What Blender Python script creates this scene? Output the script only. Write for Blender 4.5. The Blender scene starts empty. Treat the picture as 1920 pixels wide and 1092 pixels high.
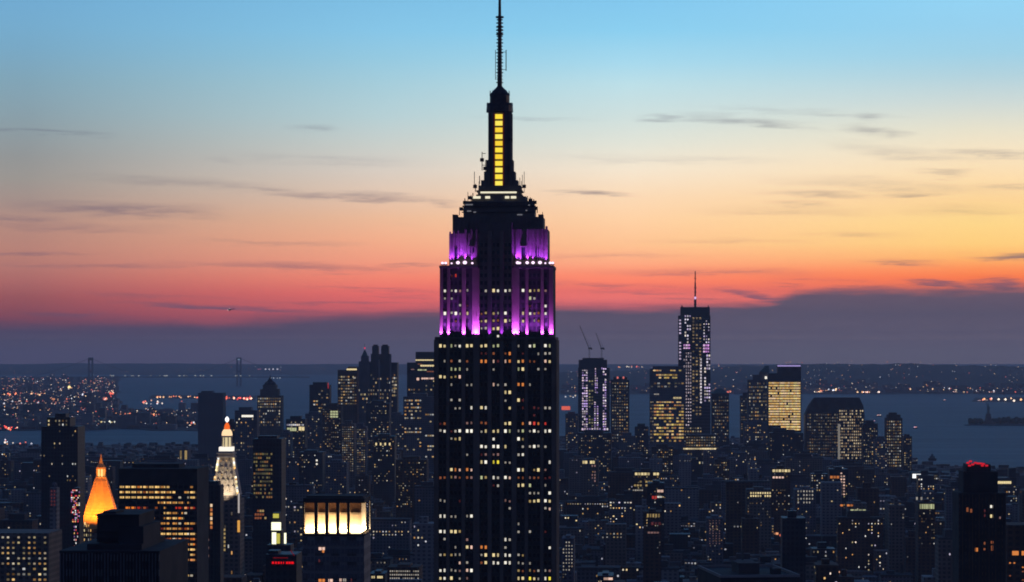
import bpy, math, random
from mathutils import Vector, Matrix
random.seed(7)
R = math.radians
F = 5124.0          # focal length in photo pixels
EY = 660.0          # eye-level row of the photo
CX = 960.0
EYE = 259.0         # camera height above the water, metres
C = bpy.context.scene.collection
SC = bpy.context.scene

# ------------------------------------------------------------------ camera
cam_d = bpy.data.cameras.new('camera')
cam = bpy.data.objects.new('camera', cam_d); C.objects.link(cam)
cam.location = (0, 0, EYE); cam.rotation_euler = (R(90), 0, 0)
cam_d.sensor_width = 36; cam_d.lens = 36 * F / 1920
cam_d.shift_y = (EY - 546) / 1920
cam_d.clip_start = 5; cam_d.clip_end = 200000
SC.camera = cam

# ------------------------------------------------------------------ render look
SC.view_settings.view_transform = 'Standard'
SC.view_settings.look = 'None'
SC.view_settings.exposure = 0; SC.view_settings.gamma = 1
SC.view_settings.use_curve_mapping = False
SC.render.engine = 'CYCLES'
SC.cycles.use_denoising = True
SC.cycles.max_bounces = 4; SC.cycles.diffuse_bounces = 2; SC.cycles.glossy_bounces = 2
SC.cycles.volume_bounces = 0
SC.cycles.filter_width = 1.8
SC.cycles.sample_clamp_indirect = 2.0

# ------------------------------------------------------------------ world
def srgb(r, g, b):
    f = lambda c: (c/255/12.92 if c/255 <= .04045 else ((c/255+.055)/1.055)**2.4)
    return (f(r), f(g), f(b))

world = bpy.data.worlds.new('World'); SC.world = world; world.use_nodes = True
nt = world.node_tree; N = nt.nodes; L = nt.links; N.clear()
def nd(t, **k):
    n = N.new(t)
    for a, b in k.items(): setattr(n, a, b)
    return n
def mth(op, a, b=None, c=None, clamp=False):
    n = nd('ShaderNodeMath', operation=op, use_clamp=clamp)
    for i, v in enumerate((a, b, c)):
        if v is None: continue
        if isinstance(v, (int, float)): n.inputs[i].default_value = v
        else: L.new(v, n.inputs[i])
    return n.outputs[0]
def mrange(v, a, b, c=0.0, d=1.0, smooth=True):
    n = nd('ShaderNodeMapRange', interpolation_type='SMOOTHSTEP' if smooth else 'LINEAR')
    L.new(v, n.inputs[0])
    for i, x in zip((1, 2, 3, 4), (a, b, c, d)):
        if isinstance(x, (int, float)): n.inputs[i].default_value = x
        else: L.new(x, n.inputs[i])
    return n.outputs[0]
def ramp(v, stops):
    n = nd('ShaderNodeValToRGB'); cr = n.color_ramp; cr.interpolation = 'LINEAR'
    e = cr.elements
    stops = sorted(stops)
    e[0].position = stops[0][0]; e[0].color = (*stops[0][1], 1)
    e[1].position = stops[-1][0]; e[1].color = (*stops[-1][1], 1)
    for p, c in stops[1:-1]:
        x = e.new(p); x.color = (*c, 1)
    L.new(v, n.inputs[0]); return n.outputs[0]
def mixc(f, a, b, mode='MIX'):
    n = nd('ShaderNodeMix', data_type='RGBA', blend_type=mode)
    for i, v in ((0, f), (6, a), (7, b)):
        if isinstance(v, (int, float)): n.inputs[i].default_value = v
        elif isinstance(v, tuple): n.inputs[i].default_value = (*v, 1)
        else: L.new(v, n.inputs[i])
    return n.outputs[2]

tc = nd('ShaderNodeTexCoord')
sp = nd('ShaderNodeSeparateXYZ'); L.new(tc.outputs['Generated'], sp.inputs[0])
X, Y, Z = sp.outputs
hor = mth('SQRT', mth('ADD', mth('MULTIPLY', X, X), mth('MULTIPLY', Y, Y)))
el = mth('ARCTAN2', Z, hor)                    # elevation, radians
az = mth('ARCTAN2', X, Y)                      # azimuth from the view axis, radians
K = 1000.0 / F
elk = mth('MULTIPLY', el, 1000.0)              # milliradians: ~ 5.1 photo pixels each
azk = mth('MULTIPLY', az, 1000.0)
def E(py): return (EY - py) * K
def A(px): return (px - CX) * K
EMAX = 135.0
ep = mth('DIVIDE', elk, EMAX, clamp=True)
AIR_DENSITY = 3.2e-5; AIR_LIGHT = (.032, .053, .121)
def behind_air(py, c):
    """sky colour that shows as c once seen through the haze (which has its own soft light)"""
    e = max((EY-py)/F, .0001); T = math.exp(-min(AIR_DENSITY*216/e, AIR_DENSITY*58500))
    return tuple(max(0.0, (v-(1-T)*a)/T) for v, a in zip(srgb(*c), AIR_LIGHT))
def col(lst):
    def pale(py, c):        # the high blue is slightly milky
        k = .09*min(1, max(0, (260-py)/200)); return tuple(v+(m_-v)*k for v, m_ in zip(c, (196, 206, 212)))
    return [(min(1, max(0, E(py) / EMAX)), behind_air(py, pale(py, c))) for py, c in lst]
left = ramp(ep, col([(-30,(104,166,212)),(0,(105,167,210)),(60,(110,168,205)),(100,(115,166,197)),(160,(126,163,182)),(220,(136,159,170)),(260,(142,155,161)),(300,(147,150,151)),(340,(155,150,146)),(380,(164,144,138)),(430,(180,138,127)),(470,(182,130,120)),(500,(178,120,114)),(530,(168,104,105)),(560,(148,86,95)),(600,(120,72,92))]))
mid = ramp(ep, col([(-30,(116,186,230)),(0,(119,189,230)),(60,(129,197,233)),(110,(145,201,226)),(160,(164,205,219)),(220,(182,208,213)),(270,(200,207,203)),(320,(216,205,194)),(360,(225,199,179)),(410,(236,186,153)),(450,(242,174,140)),(490,(241,156,129)),(520,(242,134,114)),(550,(226,108,106)),(590,(184,90,104))]))
mid2 = ramp(ep, col([(-30,(122,196,240)),(0,(124,198,240)),(60,(134,207,242)),(120,(165,218,239)),(160,(188,224,233)),(220,(207,224,222)),(270,(226,228,216)),(320,(246,230,207)),(370,(252,218,182)),(410,(255,210,166)),(460,(254,194,146)),(495,(253,168,130)),(515,(253,142,112)),(532,(250,128,106)),(545,(226,112,108)),(557,(232,116,112)),(570,(206,104,112)),(600,(170,92,108))]))
right = ramp(ep, col([(-30,(142,212,250)),(0,(142,212,248)),(60,(146,209,241)),(110,(157,209,232)),(150,(177,211,223)),(200,(206,218,215)),(250,(232,226,204)),(290,(247,228,195)),(340,(253,221,173)),(380,(252,212,152)),(420,(254,215,140)),(460,(254,206,127)),(485,(254,182,110)),(505,(253,148,92)),(522,(249,124,80)),(550,(210,104,90))]))
azs = mth('ADD', azk, 0)
base = mixc(mrange(azs, A(60), A(720), smooth=False), left, mid)
base = mixc(mrange(azs, A(720), A(1180), smooth=False), base, mid2)
base = mixc(mrange(azs, A(1180), A(1820), smooth=False), base, right)
# soft clouds
nc = nd('ShaderNodeCombineXYZ')
L.new(mth('DIVIDE', azk, 60.0), nc.inputs[0]); L.new(mth('DIVIDE', elk, 5.0), nc.inputs[1])
noi = nd('ShaderNodeTexNoise'); noi.inputs['Scale'].default_value = 1.0; noi.inputs['Detail'].default_value = 5
noi.inputs['Roughness'].default_value = .6
L.new(nc.outputs[0], noi.inputs['Vector'])
nz = mth('SUBTRACT', noi.outputs[0], .5)
nf = nd('ShaderNodeTexNoise'); nf.inputs['Scale'].default_value = 1.0; nf.inputs['Detail'].default_value = 8; nf.inputs['Roughness'].default_value = .62
nc2 = nd('ShaderNodeCombineXYZ')
L.new(mth('DIVIDE', azk, 14.0), nc2.inputs[0]); L.new(mth('DIVIDE', elk, 1.6), nc2.inputs[1])
L.new(nc2.outputs[0], nf.inputs['Vector'])
nz2 = mth('SUBTRACT', nf.outputs[0], .5)
cv = nd('ShaderNodeCombineXYZ')
L.new(mth('ADD', azk, mth('MULTIPLY', nz, 25.0)), cv.inputs[0])
L.new(mth('ADD', elk, mth('ADD', mth('MULTIPLY', nz, 6.5), mth('MULTIPLY', nz2, 3.2))), cv.inputs[1])
STREAKS = [(80,253,190,8,2,.34),(585,243,75,10,0,.28),(230,396,270,20,2,.42),(40,415,150,10,0,.3),(660,371,260,12,3,.42),(825,381,65,13,5,.3),
 (60,478,170,7,0,.35),(200,499,280,8,0,.28),(560,501,330,11,2,.35),(770,496,90,9,-2,.35),(430,577,260,8,2.5,.75),(140,592,150,9,2,.45),(700,545,180,7,2,.3),
 (1240,224,75,7,2,.30),(1400,233,180,14,6,.36),(1640,250,90,17,5,.38),(1630,222,60,11,0,.28),(1840,293,120,12,5,.36),(1750,330,75,12,4,.22),
 (1100,363,125,8,1,.5),(1540,366,160,9,2,.28),(1710,368,90,8,0,.3),(1490,386,90,13,2,.22),(1610,440,140,8,2,.16),(1885,355,100,10,2,.22),
 (1900,485,120,10,-1,.7),(1690,493,110,7,2,.45),(1330,511,280,8,1,.3),(1130,535,200,7,2,.3),(1400,550,90,9,8,.55),(1760,531,90,9,6,.8),(1870,534,90,13,3,.85),(1540,525,150,6,1,.3),
 (1430,556,80,8,5,.8),(1500,563,120,11,-3,.9),(1290,562,120,6,0,.35),(1210,549,160,5,1,.3),(300,556,200,6,1,.3),(640,568,170,5,1,.4),(760,556,90,5,1,.3),(1460,536,60,5,4,.4),
 (1500,215,260,10,3,.16),(1250,300,300,12,2,.12),(1650,350,300,18,3,.18),(1480,400,260,14,1,.14),(1800,400,160,16,2,.16),(1350,455,220,9,1,.14),(350,345,300,14,2,.2),(150,430,260,12,1,.22),(520,455,220,9,1,.2),(620,300,260,12,2,.12),(1700,290,200,20,6,.2),(1150,480,200,7,0,.2),
 (1000,222,160,7,1,.15),(430,303,60,8,4,.2),(520,355,90,10,6,.25)]
acc = None
for px, py, w, h, sl, st in STREAKS:
    m = nd('ShaderNodeMapping', vector_type='TEXTURE')
    m.inputs['Location'].default_value = (A(px), E(py), 0)
    m.inputs['Rotation'].default_value = (0, 0, R(-sl))
    m.inputs['Scale'].default_value = (w * K, h * K, 1)
    L.new(cv.outputs[0], m.inputs['Vector'])
    ln = nd('ShaderNodeVectorMath', operation='LENGTH'); L.new(m.outputs[0], ln.inputs[0])
    v = mrange(ln.outputs['Value'], 1.0, 0.0, 0.0, st)
    acc = v if acc is None else mth('MAXIMUM', acc, v)
gen = mrange(noi.outputs[0], .60, .80, 0, .22)
acc = mth('MULTIPLY', mth('MAXIMUM', acc, mth('MULTIPLY', gen, mrange(elk, E(620), E(250), 1.0, .0))), mrange(nf.outputs[0], .34, .62, .42, 1.1))
base = mixc(mth('MULTIPLY', acc, 1.6, clamp=True), base, mixc(.30, srgb(92, 88, 116), base))
# low dusk bank of cloud along the horizon
fc = ramp(mth('DIVIDE', mth('ADD', azk, 250.0), 500.0, clamp=True),
    [((A(px)+250)/500, ((700-y)/200.0,)*3) for px, y in ((-200,612),(0,608),(400,606),(600,594),(800,582),(1060,577),(1400,576),(1440,572),(1490,552),(1560,543),(1920,545),(2200,556))])
bel = mth('MULTIPLY', mth('SUBTRACT', mth('MULTIPLY', fc, 200.0), 40.0), K)
bel = mth('ADD', bel, mth('ADD', mth('MULTIPLY', nz, 7.0), mth('MULTIPLY', nz2, 2.5)))
soft = mrange(azk, A(0), A(1600), 4.2, 2.2, smooth=False)
bank = mrange(elk, mth('ADD', bel, soft), mth('SUBTRACT', bel, soft))
bank_l = ramp(mth('DIVIDE', elk, 25.0, clamp=True), [(E(py)/25, behind_air(py, c)) for py, c in ((658,(71,75,106)),(645,(72,74,103)),(625,(74,72,101)),(605,(82,72,99)),(580,(104,76,100)))])
bank_r = ramp(mth('DIVIDE', elk, 25.0, clamp=True), [(E(py)/25, behind_air(py, c)) for py, c in ((658,(84,86,110)),(645,(84,84,108)),(625,(84,83,107)),(590,(86,83,106)),(560,(98,86,106)),(540,(118,90,106)))])
bankc = mixc(mrange(azk, A(0), A(1600)), bank_l, bank_r)
bankc = mixc(mrange(nf.outputs[0], .3, .7, 0, .22), bankc, mixc(.5, bankc, behind_air(600, (60,60,92))))
base = mixc(bank, base, bankc)
# the dome above the frame and away from the afterglow
upper = ramp(mth('DIVIDE', el, math.pi/2, clamp=True), [(0, srgb(100,190,238)), (.0859, srgb(102,190,238)), (.16, srgb(74,142,198)), (.30, srgb(48,90,150)), (.55, srgb(36,62,112)), (1, srgb(28,46,90))])
low = mixc(mrange(elk, 128.0, 136.0), base, upper)
away = ramp(mth('DIVIDE', el, math.pi/2, clamp=True), [(0, srgb(44,54,86)), (.1, srgb(52,62,100)), (.4, srgb(42,58,102)), (1, srgb(28,46,90))])
azd = mth('ABSOLUTE', mth('SUBTRACT', az, R(8)))
sky = mixc(mrange(azd, R(24), R(85)), low, away)
# physical twilight sky adds its own blue to the high dome
nish = nd('ShaderNodeTexSky', sky_type='NISHITA'); nish.sun_disc = False
nish.sun_elevation = R(-1.5); nish.sun_rotation = R(14)
nishs = nd('ShaderNodeVectorMath', operation='SCALE'); L.new(nish.outputs[0], nishs.inputs[0]); nishs.inputs['Scale'].default_value = .05
sky = mixc(mrange(el, R(12), R(40), 0, 1), sky, mixc(1.0, sky, nishs.outputs[0], 'ADD'))
sky = mixc(mrange(el, R(-1.0), R(-6)), sky, srgb(24, 32, 52))
bg = nd('ShaderNodeBackground'); L.new(sky, bg.inputs[0]); bg.inputs[1].default_value = 1.0
wo = nd('ShaderNodeOutputWorld'); L.new(bg.outputs[0], wo.inputs[0])
world.cycles.sampling_method = 'MANUAL'; world.cycles.sample_map_resolution = 1024

# last warm light of the set sun, from the south-west (right and ahead)
sun = bpy.data.lights.new('sun', 'SUN'); sun.energy = 0.20; sun.angle = R(6); sun.color = (1, .55, .35)
so = bpy.data.objects.new('sun', sun); C.objects.link(so)
so.rotation_euler = Vector((-math.sin(R(62)), -math.cos(R(62)), -math.sin(R(3)))).to_track_quat('-Z', 'Y').to_euler()

# ------------------------------------------------------------------ materials
def mat_base(name, c1, c2=None, rough=.85, scale=.05, metallic=0, spec=.3, grid=None, bump=0):
    m = bpy.data.materials.new(name); m.use_nodes = True
    t = m.node_tree; b = t.nodes['Principled BSDF']
    b.inputs['Roughness'].default_value = rough; b.inputs['Metallic'].default_value = metallic
    b.inputs['Specular IOR Level'].default_value = spec
    g = t.nodes.new('ShaderNodeNewGeometry')
    n = t.nodes.new('ShaderNodeTexNoise'); n.inputs['Scale'].default_value = scale; n.inputs['Detail'].default_value = 4
    t.links.new(g.outputs['Position'], n.inputs['Vector'])
    r = t.nodes.new('ShaderNodeValToRGB')
    r.color_ramp.elements[0].position = .35; r.color_ramp.elements[1].position = .68
    r.color_ramp.elements[0].color = (*c1, 1); r.color_ramp.elements[1].color = (*(c2 or c1), 1)
    t.links.new(n.outputs[0], r.inputs[0])
    out = r.outputs[0]
    if grid:            # unlit window openings too small to model at this distance
        gw, gh, gc = grid
        s = t.nodes.new('ShaderNodeSeparateXYZ'); t.links.new(g.outputs['Position'], s.inputs[0])
        def mm(op, a, b_=None):
            q = t.nodes.new('ShaderNodeMath'); q.operation = op
            for i, v in enumerate((a, b_)):
                if v is None: continue
                if isinstance(v, (int, float)): q.inputs[i].default_value = v
                else: t.links.new(v, q.inputs[i])
            return q.outputs[0]
        h = mm('ADD', s.outputs[0], s.outputs[1])
        fx = mm('FRACT', mm('DIVIDE', h, gw)); fz = mm('FRACT', mm('DIVIDE', s.outputs[2], gh))
        k = mm('MULTIPLY', mm('GREATER_THAN', fx, .45), mm('GREATER_THAN', fz, .45))
        sn = t.nodes.new('ShaderNodeSeparateXYZ'); t.links.new(g.outputs['Normal'], sn.inputs[0])
        k = mm('MULTIPLY', k, mm('LESS_THAN', mm('ABSOLUTE', sn.outputs[2]), .5))
        mx = t.nodes.new('ShaderNodeMix'); mx.data_type = 'RGBA'
        t.links.new(mm('MULTIPLY', k, .6), mx.inputs[0]); t.links.new(out, mx.inputs[6]); mx.inputs[7].default_value = (*gc, 1)
        out = mx.outputs[2]
    t.links.new(out, b.inputs['Base Color'])
    if bump:
        bp = t.nodes.new('ShaderNodeBump'); bp.inputs['Strength'].default_value = bump
        t.links.new(n.outputs[0], bp.inputs['Height']); t.links.new(bp.outputs[0], b.inputs['Normal'])
    return m
G0 = (.02, .022, .028)
MAT = {
 'limestone': mat_base('limestone', (.19,.155,.125), (.25,.21,.17), scale=.15),
 'crown_stone': mat_base('crown_stone', (.13,.12,.11), (.18,.17,.15), scale=.2),
 'spandrel': mat_base('spandrel_metal', (.11,.095,.085), (.14,.12,.105), .6, .3),
 'metal': mat_base('dark_metal', (.05,.05,.055), (.08,.08,.085), .45, .5, .6),
 'glass': mat_base('dark_glass', (.012,.014,.018), (.03,.033,.04), .25, .2, 0, .5),
 'brick': mat_base('brown_brick', (.10,.06,.045), (.16,.10,.075), scale=.08, grid=(4.2,3.6,G0)),
 'tan': mat_base('tan_stone', (.20,.165,.13), (.28,.24,.19), scale=.06, grid=(3.8,3.6,G0)),
 'grey': mat_base('grey_concrete', (.14,.145,.15), (.22,.22,.23), scale=.05, grid=(3.4,3.5,G0)),
 'pale': mat_base('pale_masonry', (.28,.27,.25), (.36,.35,.32), scale=.05, grid=(4.6,3.7,G0)),
 'dark': mat_base('dark_curtain_wall', (.035,.04,.05), (.06,.065,.08), .5, .06, grid=(3.0,3.8,(.012,.014,.02))),
 'plain_dark': mat_base('dark_roofing', (.04,.04,.045), (.07,.07,.075), .9, .1),
 'blank': mat_base('blank_pale_slab', (.16,.155,.16), (.20,.195,.20), .8, .02),
 'wood': mat_base('weathered_wood', (.06,.045,.035), (.10,.075,.055), .9, .5),
 'gold': mat_base('gilded_tile', (.75,.42,.12), (.85,.52,.18), .6, .4, .2),
 'wall_shade': mat_base('painted_wall_shade', (.16,.085,.055), (.24,.13,.09), .8, .3),  # brown for the colonnade's inner wall top, with shade put into the colour
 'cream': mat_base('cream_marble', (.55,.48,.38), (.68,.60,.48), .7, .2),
 'copper': mat_base('green_copper', (.10,.20,.17), (.14,.26,.22), .7, .3),
 'roofing': mat_base('flat_roofing', (.05,.05,.055), (.13,.125,.12), .95, .03),
 'foliage': mat_base('foliage', (.03,.045,.02), (.06,.08,.03), .9, .2),
 'land': mat_base('city_ground', (.035,.037,.04), (.07,.07,.07), .95, .004),
 'hill': mat_base('wooded_hill', (.03,.04,.03), (.08,.085,.075), .95, .0015),
 'asphalt': mat_base('asphalt', (.045,.045,.048), (.06,.06,.062), .9, .02),
}
def glow_mat():
    m = bpy.data.materials.new('lit_window_glow'); m.use_nodes = True; t = m.node_tree; t.nodes.clear()
    a = t.nodes.new('ShaderNodeAttribute'); a.attribute_name = 'glow'
    e = t.nodes.new('ShaderNodeEmission'); o = t.nodes.new('ShaderNodeOutputMaterial')
    t.links.new(a.outputs['Color'], e.inputs[0]); t.links.new(e.outputs[0], o.inputs[0])
    m.cycles.emission_sampling = 'NONE'; return m
GLOW = glow_mat()
def emit(name, c, s=1.0, sample=False):
    m = bpy.data.materials.new(name); m.use_nodes = True; t = m.node_tree; t.nodes.clear()
    e = t.nodes.new('ShaderNodeEmission'); o = t.nodes.new('ShaderNodeOutputMaterial')
    e.inputs[0].default_value = (*c, 1); e.inputs[1].default_value = s
    t.links.new(e.outputs[0], o.inputs[0]); m.cycles.emission_sampling = 'FRONT' if sample else 'NONE'; return m

def water_mat():
    m = bpy.data.materials.new('harbour_water'); m.use_nodes = True; t = m.node_tree
    b = t.nodes['Principled BSDF']; b.inputs['Base Color'].default_value = (.02, .045, .075, 1)
    b.inputs['Roughness'].default_value = .55; b.inputs['Specular IOR Level'].default_value = .22
    g = t.nodes.new('ShaderNodeNewGeometry')
    mp = t.nodes.new('ShaderNodeMapping'); mp.inputs['Scale'].default_value = (.0007, .0045, .01)
    n = t.nodes.new('ShaderNodeTexNoise'); n.inputs['Scale'].default_value = 1; n.inputs['Detail'].default_value = 7; n.inputs['Roughness'].default_value = .65
    t.links.new(g.outputs['Position'], mp.inputs[0]); t.links.new(mp.outputs[0], n.inputs['Vector'])
    bp = t.nodes.new('ShaderNodeBump'); bp.inputs['Strength'].default_value = .5; bp.inputs['Distance'].default_value = 30
    t.links.new(n.outputs[0], bp.inputs['Height']); t.links.new(bp.outputs[0], b.inputs['Normal'])
    r = t.nodes.new('ShaderNodeValToRGB'); r.color_ramp.elements[0].position = .35; r.color_ramp.elements[1].position = .7
    r.color_ramp.elements[0].color = (.035,.07,.10,1); r.color_ramp.elements[1].color = (.12,.19,.235,1)
    t.links.new(n.outputs[0], r.inputs[0]); t.links.new(r.outputs[0], b.inputs['Base Color'])
    return m
MAT['water'] = water_mat()

# ------------------------------------------------------------------ mesh builder
BOXF = [(0,1,5,4),(1,2,6,5),(2,3,7,6),(3,0,4,7),(4,5,6,7),(3,2,1,0)]
class MB:
    def __init__(s): s.v = []; s.f = []; s.c = []; s.mi = []
    def add(s, vs, fs, c=None, mi=0):
        o = len(s.v); s.v.extend(vs)
        for f in fs: s.f.append(tuple(o+i for i in f)); s.c.append(c); s.mi.append(mi)
    def box(s, x0, x1, y0, y1, z0, z1, c=None, mi=0, rot=None):
        vs = [(x0,y0,z0),(x1,y0,z0),(x1,y1,z0),(x0,y1,z0),(x0,y0,z1),(x1,y0,z1),(x1,y1,z1),(x0,y1,z1)]
        if rot:
            cx, cy, a = rot; ca, sa = math.cos(a), math.sin(a)
            vs = [(cx+(x-cx)*ca-(y-cy)*sa, cy+(x-cx)*sa+(y-cy)*ca, z) for x,y,z in vs]
        s.add(vs, BOXF, c, mi)
    def frus(s, a, b, z0, z1, c=None, mi=0):      # a, b = (x0,x1,y0,y1) bottom and top rectangles
        s.add([(a[0],a[2],z0),(a[1],a[2],z0),(a[1],a[3],z0),(a[0],a[3],z0),(b[0],b[2],z1),(b[1],b[2],z1),(b[1],b[3],z1),(b[0],b[3],z1)], BOXF, c, mi)
    def lathe(s, cx, cy, prof, n=12, c=None, mi=0, a0=0):   # prof = [(r,z)...]
        vs = []; fs = []
        for r, z in prof:
            for i in range(n):
                a = a0 + 2*math.pi*i/n; vs.append((cx+r*math.cos(a), cy+r*math.sin(a), z))
        for k in range(len(prof)-1):
            for i in range(n):
                j = (i+1) % n; fs.append((k*n+i, k*n+j, (k+1)*n+j, (k+1)*n+i))
        fs.append(tuple(range((len(prof)-1)*n, len(prof)*n))); fs.append(tuple(reversed(range(n))))
        s.add(vs, fs, c, mi)
    def bar(s, p, q, r, n=4, c=None, mi=0):
        p = Vector(p); q = Vector(q); d = (q-p).normalized()
        u = d.orthogonal().normalized(); w = d.cross(u)
        vs = []
        for e in (p, q):
            for i in range(n):
                a = 2*math.pi*i/n; vs.append(tuple(e + u*r*math.cos(a) + w*r*math.sin(a)))
        fs = [(i, (i+1)%n, n+(i+1)%n, n+i) for i in range(n)] + [tuple(range(n,2*n)), tuple(reversed(range(n)))]
        s.add(vs, fs, c, mi)
    def wf(s, x0, x1, z0, z1, y, c=None, t=.12):   # a window pane on a -y face
        s.add([(x0,y-t,z0),(x1,y-t,z0),(x1,y-t,z1),(x0,y-t,z1)], [(0,1,2,3)], c)
    def wx(s, y0, y1, z0, z1, x, c=None, sgn=1, t=.12):      # on a +x / -x face
        x = x + sgn*t
        s.add([(x,y0,z0),(x,y1,z0),(x,y1,z1),(x,y0,z1)], [(0,1,2,3)], c)
    def build(s, name, mats, parent=None, loc=None, rz=None, kind=None):
        me = bpy.data.meshes.new(name); me.from_pydata(s.v, [], s.f)
        if not isinstance(mats, (list, tuple)): mats = [mats]
        for m in mats: me.materials.append(MAT[m] if isinstance(m, str) else m)
        if any(s.mi): me.polygons.foreach_set('material_index', s.mi)
        if any(c is not None for c in s.c):
            at = me.color_attributes.new('glow', 'FLOAT_COLOR', 'CORNER')
            buf = []
            for f, c in zip(s.f, s.c):
                buf.extend([*(c or (0,0,0)), 1.0] * len(f))
            at.data.foreach_set('color', buf)
        me.update()
        o = bpy.data.objects.new(name, me); C.objects.link(o)
        if parent: o.parent = parent
        if loc: o.location = loc
        if rz is not None: o.rotation_euler = (0,0,rz)
        if kind: o['kind'] = kind
        return o
def tag(o, label=None, cat=None, group=None, kind=None):
    for k, v in (('label',label),('category',cat),('group',group),('kind',kind)):
        if v: o[k] = v
    return o
def empty(name, loc, rz=0, label=None, cat=None, group=None):
    o = bpy.data.objects.new(name, None); C.objects.link(o); o.location = loc; o.rotation_euler = (0,0,rz)
    return tag(o, label, cat, group)
def WX(px, D): return (px-CX)/F*D
def WZ(py, D): return EYE + (EY-py)/F*D
ROT = R(-2.8)

# window light colours (linear, brighter than white where the photo burns out)
def sc(c, k): return tuple(v*k for v in c)
COLS = {'W': sc(srgb(255,248,232),1.15), 'w': sc(srgb(188,180,168),.8), 'Y': sc(srgb(252,228,168),.95), 'y': sc(srgb(190,162,105),.7),
 'Z': sc(srgb(255,235,70),1.0), 'G': sc(srgb(200,205,155),.85), 'O': sc(srgb(235,140,70),.85), 'o': sc(srgb(165,95,60),.6),
 'P': sc(srgb(250,205,185),.95), 'p': sc(srgb(165,125,120),.65), 'R': sc(srgb(240,70,60),.8), 'r': sc(srgb(110,50,55),.5)}
def warm(k=1.0):
    b = random.choice([(255,225,165),(255,240,210),(255,205,130),(235,215,160),(250,250,245),(255,190,110),(220,200,170)])
    return sc(srgb(*b), k*random.uniform(.25, 1.0))
def cool(k=1.0):
    b = random.choice([(235,235,245),(250,245,235),(225,215,240),(255,235,215),(200,200,215)])
    return sc(srgb(*b), k*random.uniform(.25, 1.0))

# ================================================================== THE SETTING
def ground_poly(name, pts, z, mat, thick=3.0):
    """a slab of land; pts are (photo column, distance) corner pairs"""
    vs = [(WX(p, D), D) for p, D in pts]
    n = len(vs); v = [(x,y,z) for x,y in vs] + [(x,y,z-thick) for x,y in vs]
    a = sum(vs[i][0]*vs[(i+1)%n][1]-vs[(i+1)%n][0]*vs[i][1] for i in range(n))
    fs = [tuple(range(n)) if a > 0 else tuple(reversed(range(n)))]
    for i in range(n): fs.append((i, n+i, n+(i+1)%n, (i+1)%n))
    m = MB(); m.add(v, fs); return tag(m.build(name, mat), kind='structure')
w = MB(); w.add([(-60000,-2500,0),(60000,-2500,0),(60000,57700,0),(-60000,57700,0)], [(0,1,2,3)])
tag(w.build('water', 'water'), kind='structure')
def jag(pts, amp=.012, n=6):
    out = []
    for (a, b), (c, d) in zip(pts, pts[1:]+pts[:1]):
        for i in range(n):
            t = i/n; k = amp if 0 < t < 1 else 0
            out.append((a+(c-a)*t, (b+(d-b)*t)*(1+random.uniform(-k, k))))
    return out
def shore_D(px):
    """far shoreline of the island we look along"""
    pts = [(-900,7200),(0,7250),(420,7350),(600,7700),(1100,7900),(1380,7900),(1560,7400),(1690,6900),(1712,6080),(1800,5950),(1920,5900),(2600,5600)]
    for (a,d),(b,e) in zip(pts, pts[1:]):
        if a <= px <= b: return d+(e-d)*(px-a)/(b-a)
    return 5600
ip = [(-900,7200),(0,7250),(420,7350),(600,7700),(1100,7900),(1380,7900),(1560,7400),(1690,6900),(1712,6080),(1800,5950),(1920,5900),(2600,5600)]
v = [(WX(p,D),D) for p,D in jag(ip, .004, 5)[:-5]] + [(2500,-2000),(-2500,-2000)]
m = MB(); m.add([(x,y,1.5) for x,y in v]+[(x,y,-2) for x,y in v], [tuple(reversed(range(len(v))))]+[(i,(i+1)%len(v),len(v)+(i+1)%len(v),len(v)+i) for i in range(len(v))])
tag(m.build('ground', 'land'), kind='structure')
ground_poly('far_shore_ground', jag([(-900,9000),(60,8950),(200,9100),(375,8900),(400,11500),(215,11900),(225,14000),(205,19000),(230,26000),(-900,26500)]), 2, 'land')
ground_poly('pier_ground', jag([(280,15300),(372,15200),(378,16200),(285,16300)],.003), 2, 'land')
ground_poly('pier_ground', jag([(405,14700),(478,14650),(482,16000),(410,16100)],.003), 2, 'land')
ground_poly('island_ground', jag([(1808,9620),(1860,9560),(1990,9600),(2000,10600),(1900,10300),(1845,9900)],.004), 2.5, 'land')
ground_poly('flat_shore_ground', jag([(1822,14200),(1935,14000),(1960,15400),(1830,15300)],.003), 2, 'land')

def lerp(pts, x):
    if x <= pts[0][0]: return pts[0][1]
    for (a,d),(b,e) in zip(pts, pts[1:]):
        if x <= b: return d+(e-d)*(x-a)/(b-a)
    return pts[-1][1]
from mathutils import noise as mn
def hills(name, px0, px1, D0, D1, peak, prof, nx=160, ny=14, base=1.0):
    m = MB(); vs = []
    for j in range(ny+1):
        D = D0+(D1-D0)*j/ny
        k = math.sin(min(1, (D-D0)/(peak-D0))*math.pi/2) if D < peak else max(0, 1-(D-peak)/(D1-peak)*.8)
        for i in range(nx+1):
            px = px0+(px1-px0)*i/nx
            zt = WZ(lerp(prof, px), peak)
            h = zt*k*(1+.22*mn.noise(Vector((px*.012, j*.7, 3)))) + k*7*mn.noise(Vector((px*.06, j*1.3, 0)))
            if j == 0: h = base
            wob = 350*mn.noise(Vector((px*.02, 5, j*.2)))
            vs.append((WX(px, D), D+wob, max(base, h)))
    fs = [(j*(nx+1)+i, j*(nx+1)+i+1, (j+1)*(nx+1)+i+1, (j+1)*(nx+1)+i) for j in range(ny) for i in range(nx)]
    m.add(vs, fs); o = tag(m.build(name, 'hill'), kind='structure')
    for p in o.data.polygons: p.use_smooth = True
    return o
hills('hills', 1040, 2500, 16600, 27000, 21000, [(1040,699),(1200,695),(1330,691),(1420,687),(1500,684),(1640,682.5),(1760,685),(1850,689),(1950,690),(2500,693)])
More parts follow.
